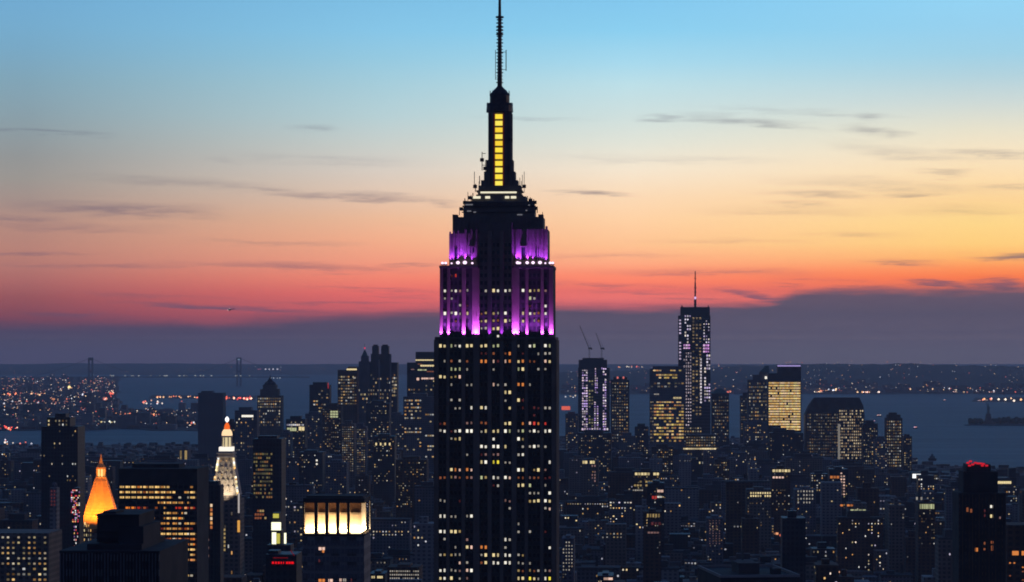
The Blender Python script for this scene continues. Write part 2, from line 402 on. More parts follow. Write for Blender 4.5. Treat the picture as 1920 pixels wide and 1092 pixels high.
hills('distant_hills', -900, 1500, 31000, 52000, 42000, [(-900,682),(0,683),(300,681),(500,684),(700,683),(900,684),(1100,684),(1500,684)], 120, 8)
def hill_z(px, D):
    zt = WZ(lerp([(1040,699),(1200,695),(1330,691),(1420,687),(1500,684),(1640,682.5),(1760,685),(1850,689),(1950,690),(2500,693)], px), 21000)
    return max(2, zt*math.sin(min(1, (D-16600)/4400)*math.pi/2))*1.02+6

# ================================================================== THE LANDMARK TOWER (centre)
DA = 1290.5
def LX(px, y): return (px-937)/F*(DA+y)
def LZ(py, y): return WZ(py, DA+y)
esb = empty('skyscraper', (WX(937, DA), DA, 1.5), ROT, 'tall art deco limestone skyscraper with purple floodlit setbacks, yellow lit mast and antenna', 'skyscraper')
Z0 = 1.5
def ez(z): return z-Z0
COLX = [829.75,837.5, 850.4,858,866, 880,888, 907,915, 929.75,938, 952,960, 976.6,984.6, 998,1006,1013.75, 1027,1035]
PIERS = [(820,826),(841.3,846.6),(869.8,876.2),(891.8,903.2),(918.8,926),(941.8,948.2),(963.8,972.8),(988.4,994.2),(1017.6,1023.2),(1038.8,1045)]
yF = -20.5
z72 = LZ(632, yF); z81 = LZ(498, yF+2.2); z85 = LZ(434, yF+5); z86 = LZ(404, yF+7)
m = MB()   # main shaft core, wings recessed behind the piers
m.box(LX(820,yF), LX(1045,yF), yF+.9, 20.5, 0, ez(z72))
m.build('shaft', 'spandrel', esb)
m = MB(); m.box(LX(828,yF), LX(1041,yF), yF+3.2, 18.5, ez(z72)-.01, ez(z81)); m.build('upper_shaft', 'plain_dark', esb)
m = MB(); m.box(LX(903,yF), LX(964,yF), yF+1.0, 5, ez(z72), ez(z85)+4); m.build('central_shaft', 'spandrel', esb)
# coping slabs on the ledges
m = MB()
m.box(LX(819.2,yF), LX(1046,yF), yF-.3, 21, ez(z72)-1.2, ez(z72)-.15); m.build('ledge', 'crown_stone', esb)
m = MB()
m.box(LX(827,yF), LX(900,yF), yF+2.1, 19, ez(z81)-1.2, ez(z81)); m.box(LX(967,yF), LX(1042,yF), yF+2.1, 19, ez(z81)-1.2, ez(z81)); m.build('ledge', 'crown_stone', esb)
for a, b in PIERS:     # lower piers
    m = MB(); m.box(LX(a,yF), LX(b,yF), yF, yF+1.4, 0, ez(z72)-.2 if b < 903.5 or a > 963 else ez(z85)); m.build('pier', 'limestone', esb)
for sx, d in ((LX(820,yF), -1), (LX(1045,yF), 1)):      # stone side walls of the shaft with their own piers
    for k in range(7):
        y0 = yF+1.4+k*5.9
        m = MB(); m.box(min(sx, sx+d*.7), max(sx, sx+d*.7), y0, y0+3.4, 0, ez(z72)-1.3); m.build('pier', 'limestone', esb)
UP = [(828,833.5),(841.8,847.2),(869.6,877),(889,903),(964,977.5),(989.6,994.6),(1018,1023.4),(1033.5,1041.5)]
for a, b in UP:
    m = MB(); m.box(LX(a,yF), LX(b,yF), yF+2.3, yF+3.9, ez(z72), ez(z81)-1.2); m.build('pier', 'limestone', esb)
# mullions between neighbouring windows and spandrel bands under every floor
rows_py = [648.75 + 14.54*i for i in range(31)]
m = MB(); sp_ = MB(); gl = MB()
def bays(n0=0, n1=20): return [(0,1),(2,3,4),(5,6),(7,8),(9,10),(11,12),(13,14),(15,16,17),(18,19)]
for by in bays():
    for a, b in zip(by, by[1:]):
        x = LX((COLX[a]+COLX[b])/2, yF); m.box(x-.22, x+.22, yF+.35, yF+1.0, 0, ez(z72)-1.3)
m.build('mullion', 'metal', esb, kind='stuff')
for i in range(64):
    zc = LZ(648.75+14.54*i, yF)
    for by in bays():
        x0, x1 = LX(COLX[by[0]]-4, yF), LX(COLX[by[-1]]+4, yF)
        if ez(zc) > 12: sp_.box(x0, x1, yF+.6, yF+.92, ez(zc)-2.55, ez(zc)-.95)
        for k in by:
            x = LX(COLX[k], yF)
            gl.wf(x-.62, x+.62, ez(zc)-.85, ez(zc)+.85, yF+.88, t=.06)
sp_.build('spandrel', 'metal', esb, kind='stuff')
U_py = [516.5+14.25*i for i in range(9)]
UROWS = ["..rR................","....................",".WwWpw..wYWWw.WYyyp.",".ww............Gw...","....wr.........r..W.",".WwWwY.oyywW..YWyoW.","...o...yYyoYw.Y.wo..",".......wwYY.........","..........W........."]
LROWS = ["YYGwWYYYYGG..w.WG.WG",".......rro.oO.r..www",".wo.wo.OOPrPOYOoo.PY","..GGGw...w...GY..ww.","YYyyP...............","..w..ww..Pww.OOw....","...........YY.......","..w.w......w.Yr.....","...ww.WYW...Y.r.rrww","................r...","ro...ppoo..YY.OPROR.","wWrwWWWwYYYWGwGwWwWW","..wyY....W...Wy.....",".......WWWWY..wwWww.",".....w.rppp..wW.....",".......YWZZww......W","..YOPOP......WY.yYp.","ooypoopGyWwWPoopoorr",".........rw..YYG..w.","...............www.W","ww..r......pp..yYYWY","............w.....wP","WWww.wW.............",".............w......","WWYYy........w.w..r.",".w...p.....Ww.......","...w.YPOO..w.......W","wyyww..wYYYWWwy.....","....Pw.oYWWWWwww....","WWwwpPW......yoyowwp","YWY.wp.......YYZYwWZ"]
upc = [1,2,3,4,5,7,8,9,10,11,12,14,15,16,17,18]
for py in U_py:
    for k in upc:
        yy = yF+.98 if 7 <= k <= 12 else yF+3.18
        x = LX(COLX[k], yF); z = ez(LZ(py, yF)); gl.wf(x-.6, x+.6, z-.85, z+.85, yy, t=.05)
for k in range(7, 13):       # central shaft, windows up to the roof terrace
    for i in range(1, 5):
        x = LX(COLX[k], yF); z = ez(LZ(516.5-14.25*i, yF)); gl.wf(x-.6, x+.6, z-.85, z+.85, yF+.98, t=.05)
gl.build('dark_window', 'glass', esb, kind='stuff')
wm = {}
def lit_window(code, x, y, z, w=1.12, h=1.6):
    var = random.randrange(4); key = (code, w, h, var)
    if key not in wm:
        vw, vh, dz = ((1,1,0),(.85,.8,-.12),(1,.9,.08),(.75,1,0))[var]; q = MB(); q.box(-w*vw/2, w*vw/2, -.06, .06, -h*vh/2+dz, h*vh/2+dz)
        me = bpy.data.meshes.new('window')
        me.from_pydata(q.v, [], q.f); me.materials.append(EMV[code][var]); wm[key] = me
    o = bpy.data.objects.new('window', wm[key]); C.objects.link(o); o.parent = esb; o.location = (x, y, z)
    return o

EMV = {k: [emit('window_glow', sc(COLS[k], f)) for f in (1.0,.72,.88,.6)] for k in COLS}
n_lit = 0
for rows, pys, wing_y in ((LROWS, rows_py, yF+.74), (UROWS, U_py, yF+3.0)):
    for row, py in zip(rows, pys):
        for k, ch in enumerate(row):
            if ch == '.': continue
            y = wing_y if rows is LROWS or not 7 <= k <= 12 else yF+.84
            hh = 1.5 if ch.isupper() else 1.15
            lit_window(ch, LX(COLX[k], yF), y, ez(LZ(py, yF)) + (0 if ch.isupper() else random.uniform(-.2,.2)), 1.12 if ch in 'WY' else .95, hh); n_lit += 1
# ---- 81st to 86th floors: floodlit wings, dark stepped crown
yW = yF+6.0
m = MB()
for a, b, y0, zt in ((845,903,yW,438),(964,1030,yW,430)):
    m.box(LX(a,yW), LX(b,yW), y0, 14, ez(z81), ez(LZ(zt,yW)))
m.build('wing', 'limestone', esb)
for a, b, zt in ((845.5,848.5,438),(853,855,436),(861,863.5,436),(874,878,434),(886,889,434),(895,898,434),(970,973,434),(978,981,434),(991,994,434),(1001,1003,434),(1010,1012,434),(1019,1021,432),(1026,1030,428)):
    m = MB(); m.box(LX(a,yW), LX(b,yW), yW-.7, yW+.2, ez(z81), ez(LZ(zt,yW))+.8); m.build('pier', 'limestone', esb)
m = MB()
for a, b, t, bt in ((855,860,465,492),(884,892,464,474),(979,988,464,488),(1007,1014,466,490)):
    m.box(LX(a,yW), LX(b,yW), yW-.25, yW+.3, ez(LZ(bt,yW)), ez(LZ(t,yW)))
for q in range(4):
    dw = MB(); dw.v = m.v[q*8:q*8+8]; dw.f = list(BOXF); dw.c = [None]*6; dw.mi = [0]*6; dw.build('dark_window', 'glass', esb)
for a, b in ((882,893),(978,991)):
    m = MB(); m.box(LX(a,yW), LX(b,yW), yW-1.1, yW-.1, ez(LZ(464,yW)), ez(LZ(461.5,yW))); m.build('ledge', 'limestone', esb)
yC = yF+8.0
m = MB()
m.box(LX(851,yC), LX(1021,yC), yC, 12.5, ez(LZ(446,yC)), ez(LZ(407,yC)))
m.box(LX(851,yC), LX(860,yC), yC-.5, yC+8, ez(LZ(408,yC)), ez(LZ(402.5,yC)))
m.box(LX(1012,yC), LX(1021,yC), yC-.5, yC+8, ez(LZ(408,yC)), ez(LZ(402.5,yC)))
m.build('crown', 'crown_stone', esb)
for k in range(22):
    px = 856+k*7.35
    m = MB(); m.box(LX(px,yC), LX(px+2.6,yC), yC-.45, yC+.2, ez(LZ(434,yC)), ez(LZ(408.5,yC))); m.build('pier', 'crown_stone', esb)
yD = yF+10
m = MB()
m.box(LX(871,yD), LX(1004,yD), yD, 10.5, ez(LZ(408,yD)), ez(LZ(386,yD)))
m.box(LX(873,yD), LX(1002,yD), yD+.5, 10, ez(LZ(386,yD))-.01, ez(LZ(377,yD)))
m.build('observation_deck', 'crown_stone', esb)
m = MB()
for k in range(30):
    x = LX(872+k*4.5, yD); m.box(x-.12, x+.12, yD-.4, yD-.2, ez(LZ(386,yD)), ez(LZ(380,yD)))
m.box(LX(870,yD), LX(1005,yD), yD-.45, yD-.15, ez(LZ(380.6,yD)), ez(LZ(379.6,yD)))
m.box(LX(869,yD), LX(1006,yD), yD-.8, yD+.3, ez(LZ(388,yD)), ez(LZ(386,yD)))
m.box(LX(868,yD), LX(1007,yD), yD-.6, yD+.3, ez(LZ(399,yD)), ez(LZ(397.5,yD)))
m.build('railing', 'metal', esb, kind='stuff')
lw = emit('deck_light', srgb(255,246,214), .95)
dim = emit('dim_deck_light', srgb(140,140,150), .5)
m = MB()
for a, b in ((889,903),(912,921),(949,957),(960,970)):
    m.box(LX(a,yD), LX(b,yD), yD+.3, yD+.55, ez(LZ(372.5,yD)), ez(LZ(368,yD)))
m.box(LX(902,yD), LX(970,yD), yD+4.3, yD+4.6, ez(LZ(362.5,yD+4)), ez(LZ(359.3,yD+4)))
m.build('strip_light', lw, esb)
m = MB()
for a, b, y in ((875,889,384),(878,886,396),(890,895,398),(972,982,403),(988,991,395),(993,996,385)):
    m.box(LX(a,yD), LX(b,yD), yD-.95, yD-.85, ez(LZ(y+1.3,yD)), ez(LZ(y-1.0,yD)))
m.build('small_light', dim, esb)
m = MB()
m.box(LX(886,yD), LX(988,yD), yD+2, 9, ez(LZ(378,yD)), ez(LZ(368,yD)))
m.box(LX(894,yD), LX(981,yD), yD+4, 8, ez(LZ(368,yD)), ez(LZ(364,yD)))
m.box(LX(897,yD), LX(978,yD), yD+4.9, 7.5, ez(LZ(364,yD)), ez(LZ(358,yD)))
m.box(LX(894,yD), LX(981,yD), yD+4, 8, ez(LZ(358.5,yD)), ez(LZ(356,yD)))
m.build('mast_base', 'crown_stone', esb)
# mooring mast
yM = -7.5
m = MB()
def mbx(a, b, y0, y1, pt, pb): m.box(LX(a,y0), LX(b,y0), y0, y1, ez(LZ(pb,y0)), ez(LZ(pt,y0)))
mbx(922, 952, yM+1, 7, 211, 358)
mbx(916.5, 960.5, yM+2, 6, 211, 300)
mbx(912.5, 963, yM+2, 6, 300, 322)
mbx(908.5, 967, yM+2, 6, 322, 338)
mbx(903, 972, yM+1.5, 6.5, 338, 350)
mbx(898.5, 978, yM, 7, 348, 358)
m.build('mast', 'crown_stone', esb)
for a, b in ((917,920),(923,926.5),(947,950.5),(957.5,960.5)):
    m = MB(); m.box(LX(a,yM), LX(b,yM), yM+.5, yM+2.5, ez(LZ(352,yM)), ez(LZ(209,yM))); m.build('mast_fin', 'crown_stone', esb)
red = emit('red_frame_light', srgb(150,30,30), .35)
m = MB()
for a, b in ((928,929),(944.5,945.5)): m.box(LX(a,yM), LX(b,yM), yM+.2, yM+.9, ez(LZ(353,yM)), ez(LZ(213,yM)))
m.build('panel_frame', red, esb)
yels = [emit('yellow_mast_panel', srgb(*c), 1.05) for c in ((255,224,66),(255,232,92),(250,210,56))]
for i in range(11):
    p = 214+i*12.55
    m = MB(); m.box(LX(930,yM), LX(943.6,yM), yM+.3, yM+.8, ez(LZ(p+9.0,yM)), ez(LZ(p+.3,yM))); m.build('light_panel', yels[(i*7+i//3) % 3], esb)
m = MB()
m.lathe(0, 0, [(6.4,ez(LZ(211,0))),(6.2,ez(LZ(199,0))),(6.0,ez(LZ(198,0)))], 16)
m.lathe(0, 0, [(5.9,ez(LZ(201,0))),(6.3,ez(LZ(198,0))),(6.0,ez(LZ(194,0)))], 16)
m.lathe(0, 0, [(4.7,ez(LZ(196,0))),(4.7,ez(LZ(180,0))),(4.9,ez(LZ(179,0))),(4.4,ez(LZ(175,0)))], 16)
m.lathe(0, 0, [(4.2,ez(LZ(176,0))),(3.2,ez(LZ(170,0))),(1.8,ez(LZ(165,0))),(1.2,ez(LZ(162,0)))], 16)
m.build('dome', 'metal', esb)
m = MB()
for k in range(16):
    a = 2*math.pi*k/16; x, y = 6.1*math.cos(a), 6.1*math.sin(a); m.bar((x,y,ez(LZ(200,0))), (x,y,ez(LZ(193,0))), .12)
    x, y = 4.7*math.cos(a), 4.7*math.sin(a); m.bar((x,y,ez(LZ(180,0))), (x,y,ez(LZ(170.5,0))), .1)
m.build('railing', 'metal', esb, kind='stuff')
ant = MB()
def apz(py): return ez(LZ(py,0))
ant.lathe(0, 0, [(1.15,apz(165)),(1.0,apz(120)),(.85,apz(33))], 8)
ant.lathe(0, 0, [(1.9,apz(34)),(1.9,apz(31))], 10)
ant.lathe(0, 0, [(.75,apz(33)),(.62,apz(0)),(.5,apz(-60))], 8)
for k in range(20):
    p = 156-k*6.2; ant.lathe(0, 0, [(1.45 if k % 3 else 1.7,apz(p)),(1.45 if k % 3 else 1.7,apz(p-1.6))], 8)
for p in (52,58,66): ant.lathe(0, 0, [(1.75,apz(p)),(1.75,apz(p-2))], 8)
ant.build('antenna', 'metal', esb)
m = MB()
m.bar((3.0,0,apz(133)), (3.0,0,apz(94)), .28); m.bar((0,0,apz(98)), (3.0,0,apz(98)), .15); m.bar((0,0,apz(131)), (3.0,0,apz(131)), .15)
m.bar((-2.0,0,apz(150)), (-2.0,0,apz(94)), .2); m.bar((0,0,apz(100)), (-2,0,apz(100)), .12); m.bar((0,0,apz(146)), (-2,0,apz(146)), .12)
m.build('antenna_arm', 'metal', esb)
m = MB(); random.seed(11)
for px, pb, pt in ((905,320,285),(911,322,300),(959,280,212),(961.5,258,215),(900,345,330),(891,352,322),(893,360,345),(878,378,360),(872,392,372),(884,378,366),(981,352,328),(984,362,322),(979,356,340),(996,382,370),(1002,385,374),(1005,398,386),(990,380,368),(870,400,392),(887,376,362),(899,352,340),(976,350,334),(850,408,402),(862,404,396),(1018,404,398),(1008,400,392)):
    y = random.uniform(-8, -2); m.bar((LX(px,y),y,ez(LZ(pb,y))), (LX(px,y),y,ez(LZ(pt,y))), random.uniform(.16,.3))
for px, py in ((905,300),(911,316),(959,262),(892,350),(873,380),(984,350),(1004,380),(882,371),(996,376),(866,392),(1006,391)):
    y = -6; x = LX(px,y); z = ez(LZ(py,y)); m.box(x-.9, x+.9, y-.5, y+.5, z-.8, z+.8)
m.bar((LX(905,-6),-6,ez(LZ(288,-6))), (LX(912,-6),-6,ez(LZ(288,-6))), .2)
m.bar((LX(905,-6),-6,ez(LZ(310,-6))), (LX(912,-6),-6,ez(LZ(310,-6))), .2)
m.build('aerial', 'metal', esb)
# floodlights: fixtures on the ledges plus the real lamps inside them
PUR = (.40, .05, 1.0); PNK = (.60, .085, 1.0)
fl_face = emit('floodlight_lens', (1.0,.72,1.0), 1.6)
def flood(px, y, py, power, tilt=12, size=62, colr=PUR, head=.5, vis=True):
    x, z = LX(px,y), ez(LZ(py,y))
    f = MB(); f.box(x-head, x+head, y-.35, y+.35, z-.1, z+.35); f.box(x-.12, x+.12, y-.12, y+.12, z-.6, z-.1)
    fo = f.build('floodlight', 'metal', esb)
    if vis:
        q = MB(); q.lathe(x, y, [(head*.35,z+.36),(head*.8,z+.5+head*.3),(head*.75,z+.5+head*.8),(head*.3,z+.5+head*1.15)], 8); q.build('lens', fl_face, fo)
    ld = bpy.data.lights.new('floodlight_lamp', 'SPOT'); ld.energy = power; ld.color = colr; ld.spot_size = R(size); ld.spot_blend = .9; ld.shadow_soft_size = .25
    lo = bpy.data.objects.new('floodlight_lamp', ld); C.objects.link(lo); lo.parent = fo
    lo.location = (x, y, z+.6+head*1.1 if vis else z+.4); lo.rotation_euler = (R(180-tilt)*1.0, 0, 0)
for px, p in ((830.5,5200),(844.5,8000),(856,1500),(864,1500),(873.3,8500),(890,4500),(896,11000),(901,6000),(968,8500),(974,8500),(983,3000),(992.3,5500),(1003,1600),(1010,1800),(1020.7,7000),(1036,6500),(1040,4500)):
    flood(px, yF+1.45, 633.5, p*5.5, 5, 72, PNK, .3, False)
for px, p, hd in ((850,5200,.5),(862,6500,1.0),(875,6500,1.1),(889,3000,.6),(974,6500,.9),(978,3600,.7),(992,6500,.9),(1003,5000,.9),(1016,5500,1.0),(1026,4200,.5)):
    flood(px, yF+4.2, 497, p*2.0, 7, 88, PUR, hd*1.1, True)
for px, p in ((908,3500),(915,3500),(922,9000),(933,4200),(945,9000),(952,3500),(959,3500)):      # faint lamps at the foot of the central bay
    flood(px, yF-.8, 634, p, 5, 56, PUR, .3, False)
for px in (833,839,1035,1040):
    flood(px, yF+3.6, 497, 4000, -2, 100, PNK, .8, True)

# ================================================================== OTHER BUILDINGS
HERO = []       # (px0, px1, py_top, short phrase) for relations and for keeping the filler clear
OCC = []
class Bld:
    """a building: local frame with the street front at y=0, x centred, z from the ground"""
    def __init__(s, name, label, px0, px1, D, group=None, rz=ROT, cat='building', short=None, pyt=None, depth=30):
        s.D = D; s.pc = (px0+px1)/2; s.w = (px1-px0)/F*D
        s.rz = rz
        s.o = empty(name, (WX(s.pc, D), D, 1.5), rz, label, cat, group)
        s.depth = depth
        s.walls = MB(); s.lit = MB(); s.dark = MB(); s.extra = []
        OCC.append((px0-1, px1+1, D-10, D+depth+15))
        if short: HERO.append((px0, px1, pyt or 800, short))
    def x(s, px): return (px-s.pc)/F*s.D
    def z(s, py): return WZ(py, s.D)-1.5
    def tier(s, p0, p1, pt, pb=None, y0=0, y1=None):
        zb = 0 if pb is None else s.z(pb)
        s.walls.box(s.x(p0), s.x(p1), y0, s.depth if y1 is None else y1, zb, s.z(pt))
    def grid(s, p0, p1, pt, pb, cols, rows, fn, fw=.6, fh=.55, y=0, mb=None, t=.12):
        x0, x1, zt, zb = s.x(p0), s.x(p1), s.z(pt), s.z(pb)
        dx, dz = (x1-x0)/cols, (zt-zb)/rows
        for j in range(rows):
            for i in range(cols):
                c = fn(i, j)
                if c is None: continue
                if isinstance(c, str): c = COLS[c]
                cx, cz = x0+(i+.5)*dx, zt-(j+.5)*dz
                (mb or s.lit).wf(cx-dx*fw/2, cx+dx*fw/2, cz-dz*fh/2, cz+dz*fh/2, y, c, t)
    def side(s, px, sgn, pt, pb, cols, rows, fn, y0=1, y1=None, fw=.6, fh=.55):
        y1 = s.depth-1 if y1 is None else y1; x = s.x(px); zt, zb = s.z(pt), s.z(pb); dy, dz = (y1-y0)/cols, (zt-zb)/rows
        for j in range(rows):
            for i in range(cols):
                c = fn(i, j)
                if c is None: continue
                cy, cz = y0+(i+.5)*dy, zt-(j+.5)*dz
                s.lit.wx(cy-dy*fw/2, cy+dy*fw/2, cz-dz*fh/2, cz+dz*fh/2, x, c, sgn)
    def part(s, name, mb, mat, kind=None): return mb.build(name, mat, s.o, kind=kind)
    def done(s, wall):
        s.walls.build('wall', wall, s.o)
        if s.lit.f: s.lit.build('lit_window', GLOW, s.o, kind='stuff')
        if s.dark.f: s.dark.build('dark_window', 'glass', s.o, kind='stuff')
        return s
def pr(p, k=1.0, f=warm):
    def g(i, j):
        r = random.random()
        if r < p: return f(k)
        if r < p*2.6: return f(k*.28)
        return None
    return g
def rowpr(base, band, k=1.0, f=warm):
    """whole floors tend to be lit together"""
    lv = {}
    def g(i, j):
        if j not in lv: lv[j] = random.random() < band
        return f(k) if random.random() < (base if not lv[j] else .8) else None
    return g

# ---- B: wide office block with amber window bands (left)
b = Bld('office_block', 'wide black office block with rows of amber lit windows beside the gold pyramid roof', 222, 370, 1700, short='the amber windowed office block', pyt=880, depth=45)
b.tier(222, 370, 880); 
BROWS = ["YYYYYYOYYyYYYYyYY.......y.","YyYYYYyYoYyyYyYYyYY...yYYY","YYYYYYYYYyYYYYYyYy..w..wYY",".............yyYyYyYyy.y..","..OOOoRror..o..y...RRrPRPR","....rr.........YYyyy.yw...","...rroyYYyoy...yYyYYOY....","..r..rroryY...yyy.yyw.yYyy","..r.rrrroyYYyrryyYyyyroyr.",".......yyoyYYYYYYYyYYYYWYY","....wprOoyyyPPPooOWPProOOO","..........OOOOo.y....o.OYO","................royYYYPYYY","...............yy.yYyPY.YyYYY"[:26],".................YYPW..yPy","..........................","..........................","................yYYyYYyYw."]
BC = {'Y': srgb(255,205,125), 'y': srgb(205,140,70), 'O': srgb(235,130,50), 'o': srgb(150,75,35), 'R': srgb(190,50,30), 'r': srgb(90,30,25), 'P': srgb(235,150,90), 'W': srgb(255,235,205), 'w': srgb(180,170,150)}
m = MB()
for j, row in enumerate(BROWS):
    py = 913.5+j*9.75
    for i, ch in enumerate(row):
        if ch == '.': continue
        x0, x1 = b.x(224+i*5.55), b.x(224+i*5.55+4.9); z = b.z(py)
        b.lit.wf(x0, x1, z-.62, z+.62, .02, sc(BC.get(ch, COLS[ch]), random.uniform(.55,1.15)), .12)
for j in range(24):
    z = b.z(913.5+9.75*j)
    b.dark.wf(b.x(223), b.x(369.5), z-.95, z+.95, 0, None, .06)
    m.box(b.x(222), b.x(370.2), -.5, 0, z-2.2, z-1.0)
b.part('spandrel', m, 'plain_dark')
for i in range(14):
    m = MB(); x = b.x(222.3+i*11.1); m.box(x-.28, x+.28, -.62, -.02, 0, b.z(905)); b.part('mullion', m, 'plain_dark')
m = MB(); m.box(b.x(221.6), b.x(370.4), -.4, 44, b.z(884), b.z(879)); m.box(b.x(240), b.x(330), 12, 34, b.z(879), b.z(872)+.1); b.part('parapet', m, 'plain_dark')
b.done('plain_dark')

# ---- A: gold pyramid
b = Bld('pyramid_tower', 'masonry tower with steep gold pyramid roof floodlit bright orange', 150, 216, 1960, short='the gold pyramid roof', pyt=855, depth=25)
b.tier(146, 220, 1000); b.tier(152, 214, 988, 1000, 2, 23)
hx, hz = b.x, b.z
cx, cyy = hx(183), 12.5
m = MB(); prof = [(15.2,hz(992)),(13.4,hz(978)),(11.4,hz(959)),(8.1,hz(933)),(4.5,hz(902)),(3.5,hz(897))]
m.lathe(cx, cyy, prof, 8, a0=R(22.5)); b.part('pyramid_roof', m, 'gold')
m = MB()
for k in range(8):
    a = R(22.5)+2*math.pi*k/8
    for (r0,z0),(r1,z1) in zip(prof, prof[1:]): m.bar((cx+r0*math.cos(a),cyy+r0*math.sin(a),z0),(cx+r1*math.cos(a),cyy+r1*math.sin(a),z1),.28)
b.part('roof_rib', m, 'gold')
m = MB()
for k in range(16):
    t = (k+.5)/16; zz = hz(992)+(hz(902)-hz(992))*t
    rr = lerp([(z_, r_) for r_, z_ in prof], zz); m.lathe(cx, cyy, [(rr+.02,zz),(rr+.22,zz),(rr+.05,zz+.5)], 8, a0=R(22.5))
b.part('tile_course', m, 'gold', 'stuff')
m = MB(); m.lathe(cx, cyy, [(3.9,hz(898)),(3.9,hz(896))], 8)
for k in range(8):
    a = 2*math.pi*k/8; m.bar((cx+3*math.cos(a),cyy+3*math.sin(a),hz(896)),(cx+3*math.cos(a),cyy+3*math.sin(a),hz(880)),.45)
m.lathe(cx, cyy, [(3.5,hz(881)),(3.4,hz(878)),(2.2,hz(873))], 8); m.lathe(cx, cyy, [(1.9,hz(873)),(1.1,hz(866)),(.5,hz(858)),(.2,hz(853))], 8)
b.part('lantern', m, 'gold')
m = MB(); m.lathe(cx, cyy, [(2.3,hz(895)),(2.3,hz(881))], 8); b.part('lantern_light', m, emit('lantern_glow', srgb(255,214,130), 1.3))
m = MB()
for k in range(7):
    for j in range(2):
        z = hz(982-j*0) ; x = hx(158+k*7.6); m.box(x-.5, x+.5, 1.85, 2.05, z-1.2, z+.9)
b.part('lit_window', m, emit('orange_dormer_light', srgb(255,205,130), 1.2))
b.grid(156, 172, 982, 1034, 4, 6, pr(.35), .4, .5); b.grid(190, 216, 1004, 1092, 6, 9, pr(.1), .4, .5)
b.done('tan')
for ang, pw in ((-90,1.0),(-150,.8),(-30,.8),(-60,.7),(-120,.7)):
    ld = bpy.data.lights.new('roof_floodlight_lamp', 'SPOT'); ld.energy = 125000*pw; ld.color = (1,.33,.045); ld.spot_size = R(60); ld.spot_blend = .8; ld.shadow_soft_size = .5
    a = R(ang); p = Vector((cx+34*math.cos(a), cyy+34*math.sin(a), hz(992)))
    lo = bpy.data.objects.new('roof_floodlight_lamp', ld); C.objects.link(lo); lo.parent = b.o; lo.location = p
    lo.rotation_euler = (Vector((cx, cyy, hz(925)))-p).to_track_quat('-Z','Y').to_euler()
# carnival-bright building beside it
b = Bld('glazed_tower', 'narrow tower with scattered red, white and pink lights left of the gold pyramid roof', 132, 150, 1850, short='the red and white lit narrow tower', pyt=915, depth=14)
b.tier(134, 149, 925); b.tier(137, 147, 915, 925, 2, 12)
def carn(i, j):
    if random.random() < .52: return None
    return sc(srgb(*random.choice([(255,90,90),(255,235,230),(255,160,150),(230,60,80),(200,140,220),(255,255,255),(255,200,120)])), random.uniform(.4,1.2))
b.grid(133, 150, 918, 980, 7, 18, carn, .8, .7); b.grid(138, 147, 985, 1040, 3, 9, carn, .5, .5)
b.done('dark')

# ---- C: clock tower with lit pyramid and lantern
b = Bld('clock_tower', 'slender stone tower with white lit pyramid, balconied crown and glowing orange lantern', 394, 450, 2180, short='the white lit clock tower', pyt=785, depth=23.5)
hx, hz = b.x, b.z; cx = hx(421.5); cyy = 11.7
b.tier(394, 450, 936); b.tier(398, 446, 929, 936, 1.2, 22.2)
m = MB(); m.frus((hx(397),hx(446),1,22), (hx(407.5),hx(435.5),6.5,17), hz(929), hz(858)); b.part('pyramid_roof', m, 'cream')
m = MB()
for k, (p, hw) in enumerate(((920,19),(908,17),(896,15.5),(884,13),(872,12))):
    yy = 1+(929-p)/71*5.5
    for i in range(4-k//2):
        n = 4-k//2; x = hx(421.5-hw+(i+.5)*2*hw/n)
        m.box(x-1.0, x+1.0, yy-.6, yy+1.2, hz(p), hz(p-6)); m.frus((x-1.1,x+1.1,yy-.7,yy+1.2),(x-.05,x+.05,yy-.7,yy+1.2),hz(p-6),hz(p-9))
b.part('dormer', m, 'cream')
m = MB()
for k in range(26):
    t = random.random()
    for sg in (-1,1):
        x0 = hx(421.5+sg*(24.5-10.5*t)); yy = 1+5.5*t-.4; z = hz(929-71*t)
        if random.random() < .8: m.box(x0-.7, x0+.7, yy-.3, yy+.2, z-.8, z+.8, warm(2.0))
for k in range(26):
    t = random.random(); x0 = hx(421.5+random.uniform(-1,1)*(22-10*t)); yy = 1+5.5*t-.3; z = hz(929-71*t); m.box(x0-.35, x0+.35, yy-.3, yy+.1, z-.4, z+.4, warm(1.0))
b.part('lamp', m, GLOW)
m = MB()
m.box(hx(404.5),hx(437),4.5,19,hz(859),hz(856.5)); m.box(hx(406.5),hx(435),5.5,18,hz(856.5),hz(847)); m.box(hx(404),hx(437.5),4.5,19,hz(852),hz(850.5))
b.part('balcony', m, 'cream')
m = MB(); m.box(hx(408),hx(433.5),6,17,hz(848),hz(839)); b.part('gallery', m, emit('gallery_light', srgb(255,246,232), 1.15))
m = MB()
for k in range(8):
    a = 2*math.pi*(k+.5)/8; m.bar((cx+3.9*math.cos(a),cyy+3.9*math.sin(a),hz(839)),(cx+3.9*math.cos(a),cyy+3.9*math.sin(a),hz(820)),.45,6)
m.lathe(cx, cyy, [(4.7,hz(821)),(4.7,hz(818))], 12); b.part('colonnade', m, 'cream')
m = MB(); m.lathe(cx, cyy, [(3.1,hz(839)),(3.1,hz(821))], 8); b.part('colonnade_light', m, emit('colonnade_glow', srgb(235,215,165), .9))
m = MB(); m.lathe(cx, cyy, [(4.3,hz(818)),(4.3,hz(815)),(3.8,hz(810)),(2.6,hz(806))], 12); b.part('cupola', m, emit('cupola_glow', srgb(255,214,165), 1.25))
m = MB(); m.lathe(cx, cyy, [(2.3,hz(806)),(2.1,hz(799)),(1.2,hz(795)),(.5,hz(793))], 10); b.part('lantern', m, emit('orange_lantern_glow', srgb(255,110,40), 1.0))
